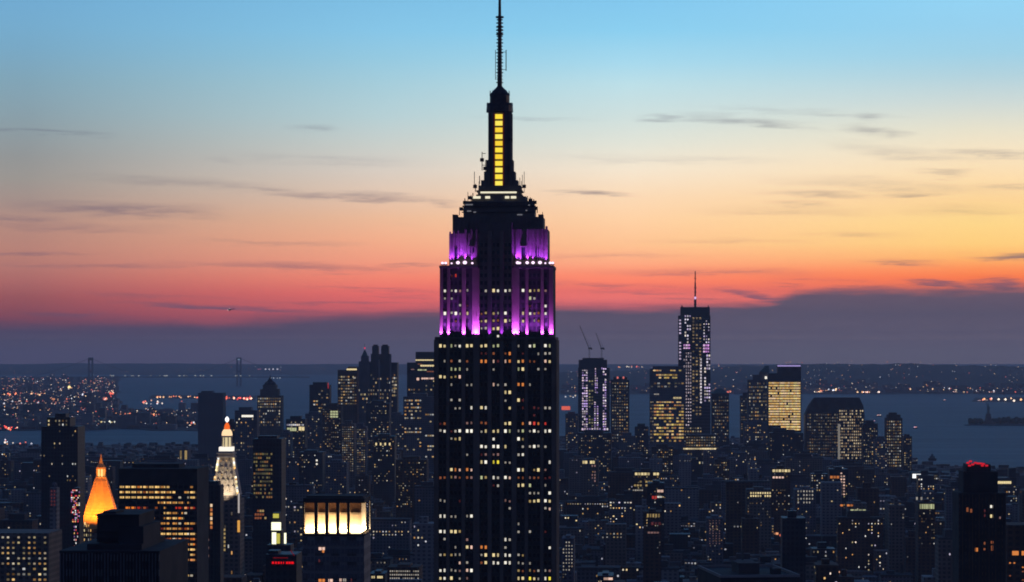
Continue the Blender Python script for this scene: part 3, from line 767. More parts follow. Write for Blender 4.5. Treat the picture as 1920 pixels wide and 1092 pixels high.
m = MB(); m.lathe(cx, cyy, [(.3,hz(793)),(1.4,hz(790)),(1.7,hz(787)),(1.1,hz(784)),(.2,hz(782))], 10); b.part('beacon', m, emit('white_beacon', (1,.98,.95), 1.6))
m = MB(); m.box(hx(446.4),hx(449.4),-.5,.1,hz(962),hz(925)); b.part('corner_light', m, emit('corner_glow', srgb(205,195,190), .75))
m = MB(); m.box(hx(445.5),hx(450),-.5,.1,hz(998),hz(976)); b.part('corner_light', m, emit('amber_corner_glow', srgb(235,170,80), .9))
b.grid(400, 444, 945, 1092, 7, 12, pr(.05), .35, .5); b.grid(417, 423, 990, 1035, 1, 6, lambda i,j: COLS['y'], .9, .6)
b.done('tan')
ld = bpy.data.lights.new('crown_floodlight_lamp', 'SPOT'); ld.energy = 60000; ld.color = (1,.82,.62); ld.spot_size = R(70); ld.spot_blend = .7
lo = bpy.data.objects.new('crown_floodlight_lamp', ld); C.objects.link(lo); lo.parent = b.o; ld.energy = 34000; p = Vector((cx,-14,hz(945))); lo.location = p
lo.rotation_euler = (Vector((cx, 6, hz(900)))-p).to_track_quat('-Z','Y').to_euler()
b = Bld('apartment_tower', 'thin black tower with a column of orange windows, before the white clock tower', 384, 414, 1950, short='the thin black tower', pyt=905, depth=16)
b.tier(386, 413, 910); b.tier(390, 409, 903, 910, 3, 12)
b.grid(393.5, 399, 944, 993, 1, 6, lambda i,j: sc(srgb(*random.choice([(255,220,180),(235,160,90),(190,110,60)])), .9), .75, .7)
for k, py in ((0,1010),(1,1028),(2,1040),(3,1052),(4,1065),(5,1078),(6,1085)): b.grid(378+1, 382, py, py+5, 1, 1, lambda i,j: None)
b.grid(386, 392, 1005, 1050, 1, 3, lambda i,j: COLS['p'], .9, .3)
for i in range(5):
    m = MB(); x = b.x(386.5+i*6.6); m.box(x-.25, x+.25, -.4, 0, 0, b.z(912)); b.part('mullion', m, 'metal')
b.done('dark')

# ---- F: blank slab
b = Bld('slab_tower', 'blank windowless grey slab tower standing before the harbour water, left of the clock tower', 371, 418, 5600, short='the blank grey slab', pyt=735, depth=40)
b.tier(371, 418, 737); b.tier(376, 398, 733.5, 737, 6, 30)
for k in range(7):
    m = MB(); x = b.x(372.5+k*7.3); m.box(x-.8, x+.8, -.8, 0, 0, b.z(741)); b.part('rib', m, 'blank')
b.done('blank')

# ---- E: tower with illuminated colonnade crown
b = Bld('colonnade_tower', 'dark tower with brightly lit open colonnade crown of five tall openings, left of the skyscraper', 568, 683, 820, short='the bright colonnade crown', pyt=935, depth=19)
hx, hz = b.x, b.z
b.tier(568, 683, 1003)
m = MB(); m.box(hx(568),hx(683.4),.1,19,hz(943.5),hz(934.5)); m.box(hx(572),hx(679),3,16,hz(934.5),hz(931.5)); b.part('roof', m, 'plain_dark')
m = MB(); m.box(hx(569.5),hx(676),3.0,16,hz(1003),hz(943.5)); b.part('inner_wall', m, 'cream')
m = MB(); m.box(hx(567.5),hx(684),-.3,19.3,hz(1005.5),hz(1001.5)); b.part('ledge', m, 'plain_dark')
for a, c in ((568,570),(589,595),(609.4,615.4),(630,636),(650.5,655.5)):
    m = MB(); m.box(hx(a),hx(c),.15,1.5,hz(1001.5),hz(943.5)); b.part('column', m, 'plain_dark')
m = MB(); m.box(hx(681.7),hx(683.4),17.3,18.8,hz(1001.5),hz(943.5)); b.part('column', m, 'plain_dark')
m = MB()
for a, c in ((570,588),(595.3,609),(615.5,630),(637,650),(656,672)):
    m.box(hx(a),hx(c),2.7,2.98,hz(966.5),hz(962.5))
b.part('cornice', m, 'cream')
m = MB(); m.box(hx(569.6),hx(675.9),2.82,2.98,hz(962),hz(943.6)); b.part('upper_wall_shade', m, 'wall_shade')  # shade above the cornice, painted as a thin brown panel on the inner wall
ul = emit('uplight_tube', (1,.78,.46), 2.6)
for a, c in ((570,589),(595.5,609),(615.8,630),(636.3,650),(656,676)):
    m = MB(); m.box(hx(a)+.1,hx(c)-.1,1.9,2.3,hz(1001.5),hz(1000.2)); b.part('uplight', m, ul)
    ld = bpy.data.lights.new('uplight_lamp', 'AREA'); ld.shape = 'RECTANGLE'; ld.size = hx(c)-hx(a); ld.size_y = .5; ld.energy = 1700; ld.color = (1,.62,.28)
    lo = bpy.data.objects.new('uplight_lamp', ld); C.objects.link(lo); lo.parent = b.o; lo.location = ((hx(a)+hx(c))/2, 2.3, hz(1000)); lo.rotation_euler = (R(180), 0, 0)
ld = bpy.data.lights.new('uplight_lamp', 'AREA'); ld.shape = 'RECTANGLE'; ld.size = .9; ld.size_y = 15; ld.energy = 9000; ld.color = (1,.70,.36)
lo = bpy.data.objects.new('uplight_lamp', ld); C.objects.link(lo); lo.parent = b.o; lo.location = (hx(679.5), 10, hz(999.5)); lo.rotation_euler = (R(180), 0, 0)
for k in range(17):
    m = MB(); x = hx(568+k*7.15); m.box(x-.1, x+.1, -.25, 0, 0, hz(1006)); b.part('mullion', m, 'pale')
m = MB()
for j in range(12): m.box(hx(568),hx(683),-.15,0,hz(1023+j*15.5),hz(1013.5+j*15.5))
b.part('spandrel', m, 'blank')
for (px0,px1,py,c) in ((597.5,609,1029.5,'P'),(603,608,1034,'O'),(597,600,1052,'r'),(597,609,1089,'O'),(616,624,1089,'P'),(637,641,1088,'P'),(644,649,1088,'w'),(658,661,1088,'r')):
    b.lit.wf(hx(px0),hx(px1),hz(py+2.5),hz(py-3),0,COLS[c],.2)
b.done('pale')

# ---- D: near dark rooftop group bottom left
b = Bld('stone_office_tower', 'near dark ribbed tower with stepped black top, in front of the gold pyramid', 112, 300, 640, short='the near ribbed stone tower', pyt=965, depth=40)
b.tier(112, 300, 1034); b.tier(158, 262, 1022, 1034, 3, 34); b.tier(172, 252, 968, 1020, 6, 26); b.tier(180, 205, 963, 968, 8, 18); b.tier(214, 262, 990, 1022, 5, 28)
for k in range(32):
    m = MB(); x = b.x(113+k*6); m.box(x-.16, x+.16, -.45, 0, 0, b.z(1036)); b.part('pier', m, 'grey')
m = MB()
for y in (1000,1012): m.box(b.x(171),b.x(228),5.6,6,b.z(y+1),b.z(y))
m.box(b.x(170.5),b.x(253.5),5.5,27,b.z(970),b.z(967.4)); m.box(b.x(111.5),b.x(300.6),-.5,41,b.z(1037),b.z(1033)); b.part('cornice', m, 'plain_dark')
b.done('plain_dark')

# ---- T: bottom left block with a grid of lit windows
b = Bld('grid_office_block', 'low block with a tight grid of cream lit windows at the bottom left corner', -30, 92, 1750, short='the corner block with cream window grid', pyt=998, depth=40)
b.tier(-30, 92, 1000)
b.grid(0, 90, 1003, 1062, 9, 6, lambda i,j: warm(.62) if random.random() < (.8 if j < 5 else .5) else None, .42, .36)
b.grid(0, 90, 1062, 1092, 9, 3, pr(.25), .5, .4); b.grid(-30, 0, 1003, 1092, 3, 9, pr(.6), .55, .45)
b.done('tan')
# ---- S: left dark cluster
b = Bld('apartment_tower', 'broad dark apartment tower with sparse tiny lights, left of the gold pyramid roof', 77, 146, 2700, short='the broad dark apartment tower', pyt=778, depth=35)
b.tier(77, 146, 800); b.tier(86, 130, 783, 800, 4, 30); b.tier(100, 120, 776, 783, 8, 25)
b.grid(80, 144, 805, 920, 13, 15, pr(.05,.7), .4, .4); b.grid(88,128,786,800,6,2,pr(.2),.4,.5); b.done('dark')
b = Bld('round_topped_tower', 'slim pale round-topped tower at the left with a faint red lit flank', 92, 107, 2300, short='the slim round-topped tower', pyt=905, depth=12)
b.tier(93, 106, 915); m = MB(); m.lathe(b.x(99.5), 6, [(b.x(105)-b.x(99.5),b.z(915)),(2.2,b.z(909)),(1.2,b.z(905))], 10); b.part('dome', m, 'grey'); b.grid(94,105,918,950,2,5,lambda i,j: COLS['r'],.5,.6); b.done('pale')

# ---- U: olive lit tower + red sign + white lit shaft
b = Bld('slab_office_tower', 'black slab tower with olive-lit windows, right of the white lit clock tower', 474, 528, 2500, short='the olive lit slab', pyt=822, depth=30)
b.tier(474, 528, 823); b.tier(482, 518, 818, 823, 5, 22)
b.grid(475, 511, 848, 936, 9, 12, lambda i,j: sc(srgb(*random.choice([(150,135,85),(110,105,75),(170,120,70),(90,85,65)])), .55) if random.random() < .72 else None, .75, .5)
b.grid(477, 500, 955, 975, 5, 3, lambda i,j: COLS[random.choice('yoo')] if random.random()<.8 else None, .8, .6)
b.done('dark')
b = Bld('lit_shaft_tower', 'small tower with a brilliant white and yellow lit shaft above a red sign', 505, 540, 1500, short='the white lit shaft', pyt=960, depth=14)
b.tier(500, 545, 1022); b.tier(507, 527, 995, 1022, 2, 12); b.tier(510, 523, 962, 995, 3, 10)
wl = emit('shaft_light', srgb(255,255,215), 1.5); yl = emit('yellow_shaft_light', srgb(215,205,90), .8)
for p0,p1,t,bt,mt_ in ((508,526,980,995,wl),(509,517,999,1021,wl),(518,524,1001,1020,yl),(511,522,964,972,yl),(532,536,1000,1020,wl)):
    m = MB(); m.box(b.x(p0),b.x(p1),1.7,1.95,b.z(bt),b.z(t)); b.part('light_panel', m, mt_)
b.done('dark')
b = Bld('hotel_block', 'dark block carrying a broken row of small red sign lights beneath the white lit shaft', 496, 560, 1380, short='the red sign lights', pyt=1036, depth=22)
b.tier(498, 556, 1040); b.tier(500, 520, 1034, 1040, 4, 14)
m = MB()
for k, (x0_, x1_) in enumerate(((510,514),(516,519),(521,524.5),(526.5,528.5),(531,532.5),(536.5,540.5),(541.5,545),(546,551))):
    m.box(b.x(x0_), b.x(x1_), -.5, -.15, b.z(1057.5), b.z(1053.5))
b.part('red_sign', m, emit('red_sign_glow', srgb(255,20,30), .9))
m = MB(); m.bar((b.x(545),-.4,b.z(1032)),(b.x(552),-.4,b.z(1042)),.25); m.box(b.x(512),b.x(540),-.4,-.2,b.z(1047),b.z(1045.5)); b.part('red_strip', m, emit('dim_red_glow', srgb(140,15,25), .5))
b.done('dark')

# ================================================================== DOWNTOWN TOWERS
def simple(name, label, px0, px1, pt, D, wall, tiers=(), wins=(), depth=32, short=None, group=None, roof=True, rz=ROT):
    b = Bld(name, label, px0, px1, D, group, rz, short=short, pyt=pt, depth=depth)
    b.tier(px0, px1, pt)
    for t in tiers: b.tier(*t[:4], *(t[4:] or (depth*.15, depth*.85)))
    for w_ in wins: b.grid(*w_)
    return b
# domed municipal block
b = simple('domed_tower', 'stepped grey tower with a dark domed roof above the water, left half', 482, 528, 742, 5500, 'tan', [(487,522,730,742),(492,517,722,730)],
   [(483,527,745,766,11,4,pr(.35,.6),.6,.5),(484,526,768,800,10,6,pr(.15,.8),.5,.5)], short='the domed tower')
m = MB(); m.lathe(b.x(504.5), 16, [(12.5,b.z(722)),(10.5,b.z(718)),(6,b.z(715)),(1,b.z(708)),(.5,b.z(704))], 10); b.part('dome', m, 'plain_dark'); b.done('tan')
b = simple('office_tower', 'dark block with one bright white strip window near its top, below the domed tower', 440, 482, 770, 5000, 'grey', [(447,470,764,770)], [(442,480,783,860,9,12,pr(.10,.8),.5,.4)], short='the block with a bright strip window'); 
b.lit.wf(b.x(453),b.x(475),b.z(782.5),b.z(778.5),0,COLS['W'],.3); b.done('grey')
b = simple('office_tower', 'slim dark tower carrying a red vertical light, between the domed tower and twin-turret tower', 580, 618, 722, 5700, 'dark', [(586,612,717,722)], [(582,616,730,775,7,7,pr(.16,.8),.7,.4),(582,616,780,850,8,10,pr(.12),.5,.5)], short='the slim tower with a red light')
m = MB(); m.box(b.x(614.5),b.x(616.5),-1,-.3,b.z(729),b.z(718)); b.part('red_light', m, emit('red_mast_light', srgb(190,60,70), .6)); b.done('dark')
b = simple('office_tower', 'brown tower with a yellow-lit top corner, left of the pointed spire tower', 633, 670, 694, 5800, 'brick', [(652,668,688,694,2,20)], [(634,669,704,760,8,10,pr(.35,.55),.7,.45)], short='the tower with yellow-lit top corner')
b.lit.wf(b.x(650),b.x(669),b.z(694.5),b.z(691.5),0,COLS['Y'],.4); b.lit.wf(b.x(662),b.x(667),b.z(710),b.z(708),0,COLS['w'],.4); b.done('brick')
b = simple('spire_tower', 'dark stepped tower tapering to a spire with a red light, left of the twin turrets', 667, 698, 688, 6000, 'grey', [(672,693,678,688),(676,690,668,678,8,24)], [(668,697,720,800,8,10,pr(.12),.5,.45)], short='the pointed spire tower')
m = MB(); cx = b.x(682.5); m.frus((b.x(677),b.x(688.5),9,22),(cx-1.5,cx+1.5,14,17),b.z(668),b.z(657)); m.bar((cx,15.5,b.z(657)),(cx,15.5,b.z(645)),.6); b.part('spire', m, 'copper')
m = MB(); m.lathe(cx, 15.5, [(1.2,b.z(654.5)),(1.6,b.z(653)),(1.2,b.z(651.5))], 6); b.part('red_light', m, emit('red_beacon', srgb(255,70,110), .9)); b.done('grey')
b = simple('twin_turret_tower', 'dark tower crowned by two tall turrets side by side', 693, 745, 680, 5900, 'dark', [(695,731,664,680,3,30),(697,709,649,664,6,24),(714,728.5,649,664,6,24),(699,707,646.5,649,9,20),(716,726,646.5,649,9,20)], [(694,742,700,800,11,14,pr(.14,.9),.5,.45)], short='the twin-turret tower')
m = MB(); m.box(b.x(731),b.x(734),-1,0,b.z(790),b.z(664)); b.part('pale_edge', m, 'pale'); m = MB(); m.box(b.x(709.5),b.x(712.5),-.6,0,b.z(770),b.z(675)); b.part('pale_edge', m, 'pale')
b.grid(731.5,734,690,770,1,10,pr(.5,.8),.8,.5); b.grid(735,744,706,745,3,6,pr(.6,.9),.8,.5); b.done('dark')
b = simple('office_tower', 'flat-topped tower with glowing upper floors, immediately left of the purple-lit skyscraper', 763, 822, 680, 5300, 'dark', [(779,822,660,680,2,30)], [], short='the tower with glowing upper floors')
for (p0,p1,py,h,c) in ((779,821,675.5,2.2,'Y'),(783,792,683,1.8,'o'),(788,818,686,3,'Y'),(783,800,694,2.5,'G'),(781,786,711,5,'P'),(790,820,710,3,'P'),(770,777,693,1.5,'p'),(812,819,715,2,'Y'),(800,818,697,2,'o')):
    b.grid(p0,p1,py-h/2,py+h/2,max(1,int((p1-p0)/4)),1,lambda i,j,c=c: COLS[c] if random.random()<.9 else sc(COLS[c],.5),.9,1,0,None,.4)
b.grid(765,820,720,742,12,3,pr(.12,.6),.6,.4); b.done('dark')
b = simple('office_tower', 'wide tower with greenish lit floor bands, below the tower with glowing upper floors', 756, 824, 744, 4700, 'grey', [(765,800,738,744)], [(758,790,748,860,8,17,rowpr(.10,.35,.65),.8,.4),(797,822,748,860,6,17,rowpr(.10,.35,.65),.8,.4)], short='the wide green-banded tower'); b.done('grey')
# (px0,px1,top,D,wall,lit density, brightness, label)
MIDS = [
 (536,572,786,4900,'dark',.10,.7,'low dark block with a bright cream lit band under its roof, left of the skyscraper'),
 (572,604,776,5300,'grey',.07,.7,'plain grey tower with few lights, right of the cream-banded low block'),
 (604,640,762,5200,'brick',.13,.7,'brown tower with a bright cream corner window, below the slim red-light tower'),
 (640,664,795,4400,'tan',.35,.6,'tan slab with dense dim lit windows, below the yellow-lit top corner'),
 (664,686,800,4500,'grey',.30,.7,'narrow grey slab with scattered white windows under the spire tower'),
 (686,730,756,5000,'dark',.09,.9,'dark square tower with bright single windows beneath the twin turrets'),
 (728,758,778,5400,'grey',.10,.7,'grey tower filling the gap right of the twin turrets'),
 (418,441,792,5200,'brick',.08,.6,'low brown tower right of the beacon of the clock tower'),
 (526,545,812,4600,'grey',.08,.6,'narrow pale tower left of the cream-banded low block, below the domed tower'),
 (700,740,818,4000,'dark',.09,.8,'squat dark tower with a row of round white lights, below the twin turrets'),
 (742,800,862,3500,'brick',.07,.7,'broad brown block under the green-banded tower'),
 (560,605,848,4200,'dark',.05,.7,'dark box tower with a two-dot column of white windows above the colonnade crown'),
 (610,650,868,3700,'grey',.05,.7,'grey tower just above the colonnade crown'),
 (1060,1084,776,5400,'grey',.12,.8,'grey tower touching the right edge of the skyscraper'),
 (1190,1216,800,5300,'dark',.14,.8,'dark tower between the faint residential tower and the yellow-banded tower'),
 (1160,1192,818,4900,'grey',.12,.7,'low grey tower below the faint residential tower'),
 (1084,1146,812,4700,'dark',.08,.8,'wide dark block at the foot of the tower with cranes'),
 (1222,1262,838,4500,'brick',.16,.7,'brown block at the foot of the yellow-banded tower'),
 (1388,1414,742,6600,'dark',.16,.7,'slim dark tower at the left of the bright gridded office tower'),
 (1395,1440,792,5600,'grey',.12,.8,'grey block in front of the stepped tower beside the water gap'),
 (1443,1506,812,5000,'dark',.04,.6,'wide unlit black block below the bright gridded office tower'),
 (1500,1560,862,4700,'grey',.04,.6,'wide grey block below the chamfered tower'),
 (1618,1646,794,5700,'dark',.14,.8,'small dark tower right of the chamfered tower'),
 (1640,1664,824,5500,'grey',.14,.9,'low grey tower left of the tall dark residential tower'),
 (1694,1710,818,5600,'dark',.16,.7,'narrow pointed dark tower at the water edge'),
 (1340,1368,862,4600,'brick',.12,.8,'brown block at the right end of the lit cornice'),
 (1365,1392,846,5200,'grey',.08,.7,'grey block under the gap showing the water'),
 (1560,1640,880,4300,'brick',.05,.7,'broad brown block below the chamfered tower'),
]
for a, c, t, D, wl_, dn, br, lab in MIDS:
    b = simple('office_tower', lab, a, c, t, D, wl_, [(a+(c-a)*.2, c-(c-a)*.25, t-random.uniform(3,6), t)], [(a+1,c-1,t+4,t+90,max(4,int((c-a)/3.8)),20,pr(dn,br),.5,.42)], group='downtown office towers')
    if 'cream lit band' in lab: b.grid(537,570,795,799,9,1,pr(.8,1,cool),.8,.8); b.grid(538,556,802,809,4,1,lambda i,j:COLS['G'],.9,.9); b.grid(560,571,800,808,2,1,lambda i,j:COLS['Y'],.9,.9)
    if 'bright cream corner' in lab: b.grid(619,634,770,784,3,3,lambda i,j:COLS['G'] if random.random()<.9 else None,.85,.7)
    if 'round white lights' in lab: b.grid(701,735,830,836,4,1,lambda i,j:COLS['Y'],.35,.8)
    if 'two-dot' in lab: b.grid(592,596,860,874,1,2,lambda i,j:COLS['W'],.8,.45)
    if 'right edge of the skyscraper' in lab:
        m = MB(); m.box(b.x(1053),b.x(1069),-2,-.5,b.z(769),b.z(762)); b.part('red_sign', m, emit('salmon_sign_glow', srgb(245,110,90), .85))
    if 'unlit black' in lab: b.tier(1450,1475,803,812,5,20)
    b.done(wl_)
# I: unfinished tower with cranes
b = simple('unfinished_tower', 'unfinished tower with violet-white strings of work lights and two cranes on its roof', 1084, 1143, 690, 6150, 'dark', [(1085,1138,675,690,4,30),(1092,1132,671.5,675,8,26)], [], short='the tower with cranes')
def vio(i, j): return sc(srgb(*random.choice([(235,205,255),(255,240,250),(205,170,250),(250,220,235)])), random.uniform(.3,1.3)) if random.random() < .85 else None
b.grid(1091,1102,692,808,3,24,vio,.75,.58); b.grid(1115,1121,690,738,2,11,vio,.6,.6); b.grid(1113,1123,752,808,2,13,vio,.5,.55); b.grid(1130,1137,690,808,2,24,vio,.75,.6); b.grid(1124,1130,688,700,2,2,vio,.6,.6)
b.grid(1103,1113,700,808,2,18,lambda i,j: sc(srgb(190,180,130),random.uniform(.15,.6)) if random.random()<.55 else None,.6,.45); b.grid(1085,1141,802,808,12,1,vio,.6,.6)
m = MB()
for k in range(20): m.box(b.x(1084)-.3,b.x(1143)+.3,-.6,.1,b.z(694+k*6),b.z(693+k*6))
b.part('floor_slab', m, 'grey'); b.done('dark')
def crane(label, bx, by, tx, ty, D=6160):
    o = empty('tower_crane', (WX(bx,D), D, WZ(by,D)), 0, label, 'crane', 'cranes on the unfinished tower')
    def q(px,py): return (WX(px,D)-WX(bx,D), WZ(py,D)-WZ(by,D))
    m = MB(); zt = q(bx,by-17)[1]
    for sx in (-1.2,1.2):
        for sy in (-1.2,1.2): m.bar((sx,sy,0),(sx,sy,zt),.35)
    for k in range(6): m.bar((-1.2,-1.2,zt*k/6),(1.2,-1.2,zt*(k+1)/6),.25)
    m.build('mast', 'metal', o)
    m = MB(); m.box(-2.4,5.5,-2,2,zt,zt+3.6); m.box(3.5,6.5,-1.5,1.5,zt-1.2,zt+1.5); m.build('cab', 'metal', o)
    X_, Z_ = q(tx,ty); m = MB(); m.bar((-1,-.8,zt+2),(X_,-.1,Z_),.6); m.bar((-1,.8,zt+2),(X_,.1,Z_),.6); m.bar((-1,0,zt+5),(X_,0,Z_),.35)
    for k in range(9):
        t = k/9; m.bar((-1+(X_+1)*t,0,zt+2+(Z_-zt-2)*t),(-1+(X_+1)*(t+.08),0,zt+4.5*(1-t)+(Z_-zt)*t+.6),.2)
    m.build('jib', 'metal', o)
    m = MB(); m.bar((3,0,zt+3),(1,0,zt+11),.3); m.bar((1,0,zt+11),(X_,0,Z_),.14); m.build('gantry', 'metal', o)
crane('left luffing crane with the longer raised jib, on the unfinished tower roof', 1105, 672, 1087, 611)
crane('right luffing crane with the shorter raised jib, on the unfinished tower roof', 1128, 672, 1117, 624)
b = simple('residential_tower', 'faint slim tower with twin red roof lights, right of the unfinished tower with cranes', 1145, 1180, 712, 6500, 'dark', [(1150,1176,707,712)], [(1147,1178,716,830,7,20,pr(.33,.5),.5,.4)], short='the faint residential tower')
m = MB()
for px in (1158,1169): m.lathe(b.x(px),4,[(1.5,b.z(710.5)),(2.4,b.z(708.5)),(1.5,b.z(706.5))],6)
b.part('red_light', m, emit('pink_roof_light', srgb(250,130,120), .8)); b.done('dark')
# K
def yb(i, j): return sc(srgb(*random.choice([(255,225,130),(235,195,100),(255,215,150),(200,160,80),(220,150,90)])), random.uniform(.25,1.0))
b = simple('office_tower', 'bulky tower with bands of yellow-lit floors, directly left of the tallest downtown tower', 1218, 1284, 692, 5750, 'grey', [(1224,1278,687,692)], [], short='the yellow-banded tower', depth=38)
b.grid(1219,1283,693,697,12,1,lambda i,j: yb(i,j) if random.random()<.6 else None,.85,.6); b.grid(1230,1270,701,711,8,2,lambda i,j: yb(i,j) if random.random()<.85 else None,.9,.6); b.grid(1219,1283,716,728,10,2,pr(.3,.4),.7,.5)
b.grid(1226,1236,738,742,2,1,lambda i,j:COLS['w'],.9,.7); b.grid(1262,1278,744,749,3,1,lambda i,j:COLS['Y'],.9,.6)
b.grid(1226,1282,751,830,12,13,lambda i,j: yb(i,j) if random.random()<(.85 if j%3 else .6) else None,.88,.5); b.grid(1219,1226,751,830,2,13,pr(.3,.4),.6,.4)
m = MB()
for k in range(25): m.box(b.x(1217.6),b.x(1284.2),-.7,.05,b.z(700+k*5.9),b.z(698.9+k*5.9))
b.part('floor_slab', m, 'grey'); b.done('grey')
# L: tallest downtown
b = Bld('supertall_tower', 'tallest downtown tower, unfinished, dotted with violet and white work lights under a slim spire', 1272, 1333, 5900, None, ROT, short='the tallest downtown tower', pyt=508, depth=62)
b.tier(1272, 1332, 592); b.tier(1276, 1331, 576, 592, 3, 58); b.tier(1277.5, 1280, 573, 576, 3, 6); b.tier(1327, 1329, 573, 576, 3, 6)
b.grid(1273,1277.5,598,760,1,27,lambda i,j: sc(srgb(225,205,240),random.uniform(.3,.95)) if random.random()<.85 else None,.8,.5)
def lw1(i,j): return sc(srgb(*random.choice([(240,230,250),(255,240,225),(215,195,240)])), random.uniform(.35,1.2)) if random.random() < (.68 if j < 9 else .88) else None
def pk(i,j): return sc(srgb(*random.choice([(240,170,250),(250,205,250),(225,150,235)])), random.uniform(.5,1.1))
b.grid(1283,1296,590,645,3,9,lw1,.6,.55); b.grid(1318,1331,600,645,3,8,lw1,.5,.5); b.grid(1297,1316,594,780,3,30,lambda i,j: sc(srgb(200,170,120),random.uniform(.15,.7)) if random.random()<.6 else None,.55,.5)
b.grid(1281,1294,645,655,3,2,pk,.8,.7); b.grid(1318,1330,645,662,3,3,pk,.8,.7)
b.grid(1281,1297,660,800,4,23,lambda i,j: sc(srgb(225,205,215),random.uniform(.25,.95)) if random.random()<.86 else None,.55,.5)
b.grid(1312.5,1316,672,757,1,15,lambda i,j: sc(srgb(250,240,250),random.uniform(.6,1.1)),.8,.7); b.grid(1320,1332,664,755,3,15,lw1,.7,.6); b.grid(1283,1316,800,836,7,6,pr(.5,.55),.55,.5)
m = MB()
for k in range(40): m.box(b.x(1271.8),b.x(1332.3),-.7,.05,b.z(598+k*6),b.z(597+k*6))
b.part('floor_slab', m, 'grey')
m = MB(); cx = b.x(1304); cyy = 30
m.bar((cx,cyy,b.z(577)),(cx,cyy,b.z(556)),2.6,6); m.bar((cx,cyy,b.z(556)),(cx,cyy,b.z(530)),1.7,6); m.bar((cx,cyy,b.z(530)),(cx,cyy,b.z(508)),1.1,6)
for p in (571,565,548,540,522): m.lathe(cx,cyy,[(3.2,b.z(p)),(3.2,b.z(p-1))],8)
b.part('spire', m, 'metal'); m = MB(); m.lathe(cx,cyy-3,[(1.6,b.z(561)),(2.6,b.z(558.5)),(1.6,b.z(556))],8); b.part('spire_light', m, emit('lilac_spire_light', srgb(235,195,250), 1.0))
b.done('dark')
b = simple('pyramid_roofed_tower', 'dark tower with a low pyramid roof, right of the tallest downtown tower', 1334, 1367, 738, 6200, 'dark', [], [(1336,1366,742,830,8,14,pr(.22,.4),.6,.4)], short='the low pyramid-roofed tower')
m = MB(); m.frus((b.x(1334),b.x(1367),0,32),(b.x(1347),b.x(1353),14,18),b.z(738),b.z(729)); b.part('pyramid_roof', m, 'copper'); b.done('dark')
b = simple('block_with_lit_cornice', 'low block outlined by a bright curved cornice light, under the tallest downtown tower', 1281, 1347, 843, 5000, 'dark', [(1285,1343,815,843,2,28)], [(1286,1342,818,838,12,4,pr(.45,.6),.6,.45),(1283,1346,848,880,12,4,pr(.12,1),.4,.5)], short='the block with lit cornice')
b.grid(1281,1347,840,843.5,15,1,lambda i,j: sc(srgb(250,225,170),random.uniform(.5,1.1)),.95,.8,0,None,.5); b.done('dark')
# N bright gridded tower
b = simple('stepped_tower', 'stepped tower with a peaked roof leaning against the bright gridded office tower', 1402, 1442, 712, 6250, 'grey', [(1412,1442,703,712),(1424,1442,698,703)], [(1404,1438,716,830,9,17,pr(.28,.6),.6,.45)], short='the stepped peaked tower')
m = MB(); m.frus((b.x(1424),b.x(1443),3,28),(b.x(1436),b.x(1442),10,20),b.z(698),b.z(686)); b.part('roof', m, 'copper'); b.lit.wf(b.x(1434),b.x(1443),b.z(711),b.z(706),0,COLS['W'],.4); b.done('grey')
b = simple('office_tower', 'brightest downtown tower, its whole facade a glowing yellow grid under a violet roof line', 1440, 1502, 700, 6100, 'dark', [(1458,1502,688,700,2,40)], [], short='the bright gridded office tower', depth=45)
fl_ = [random.uniform(.6,1.15) for _ in range(19)]
b.grid(1441,1501,716,808,18,19,lambda i,j: sc(srgb(*random.choice([(255,228,150),(250,205,120),(255,215,165),(240,185,105)])), fl_[j]*random.uniform(.8,1.05)) if random.random()<.97 and not (j>16 and i<7) else None,.96,.62)
m = MB(); m.box(b.x(1458),b.x(1501),1.2,1.9,b.z(687.5),b.z(685)); b.part('roof_light', m, emit('violet_roof_light', srgb(190,170,240), .75))
m = MB()
for k in range(20): m.box(b.x(1439.5),b.x(1502.4),-.6,.05,b.z(716.6+k*4.84),b.z(715.6+k*4.84))
for k in range(4): x = b.x(1441+k*20); m.box(x-.5,x+.5,-.7,.05,b.z(808),b.z(712))
b.part('floor_slab', m, 'metal'); b.done('dark')
# O chamfered
b = simple('chamfered_tower', 'wide tower with sloped shoulders and grid of dim cream windows by the harbour', 1510, 1621, 778, 5900, 'dark', [], [], short='the chamfered tower', depth=50)
m = MB(); m.frus((b.x(1510),b.x(1621),0,50),(b.x(1517),b.x(1619),5,45),b.z(778),b.z(762)); m.frus((b.x(1517),b.x(1619),5,45),(b.x(1528),b.x(1612),10,40),b.z(762),b.z(746)); b.part('sloped_roof', m, 'plain_dark')
b.grid(1573,1619,768,862,12,17,lambda i,j: sc(srgb(*random.choice([(230,205,160),(200,180,150),(170,140,100)])), random.uniform(.2,.9)) if random.random()<.78 else None,.6,.5,-.2)
b.grid(1513,1572,775,862,14,15,pr(.3,.22),.6,.45); b.lit.wf(b.x(1571),b.x(1575),b.z(862),b.z(795),-.1,sc(COLS['w'],.5),.3); b.done('dark')
b = simple('residential_tower', 'tall dark residential tower with amber and pink windows at the water edge', 1661, 1692, 784, 5750, 'brick', [(1664,1689,778,784),(1668,1682,774,778)], [(1662,1690,788,882,7,17,pr(.36,.6),.5,.45)], short='the tall waterfront residential tower'); b.done('brick')

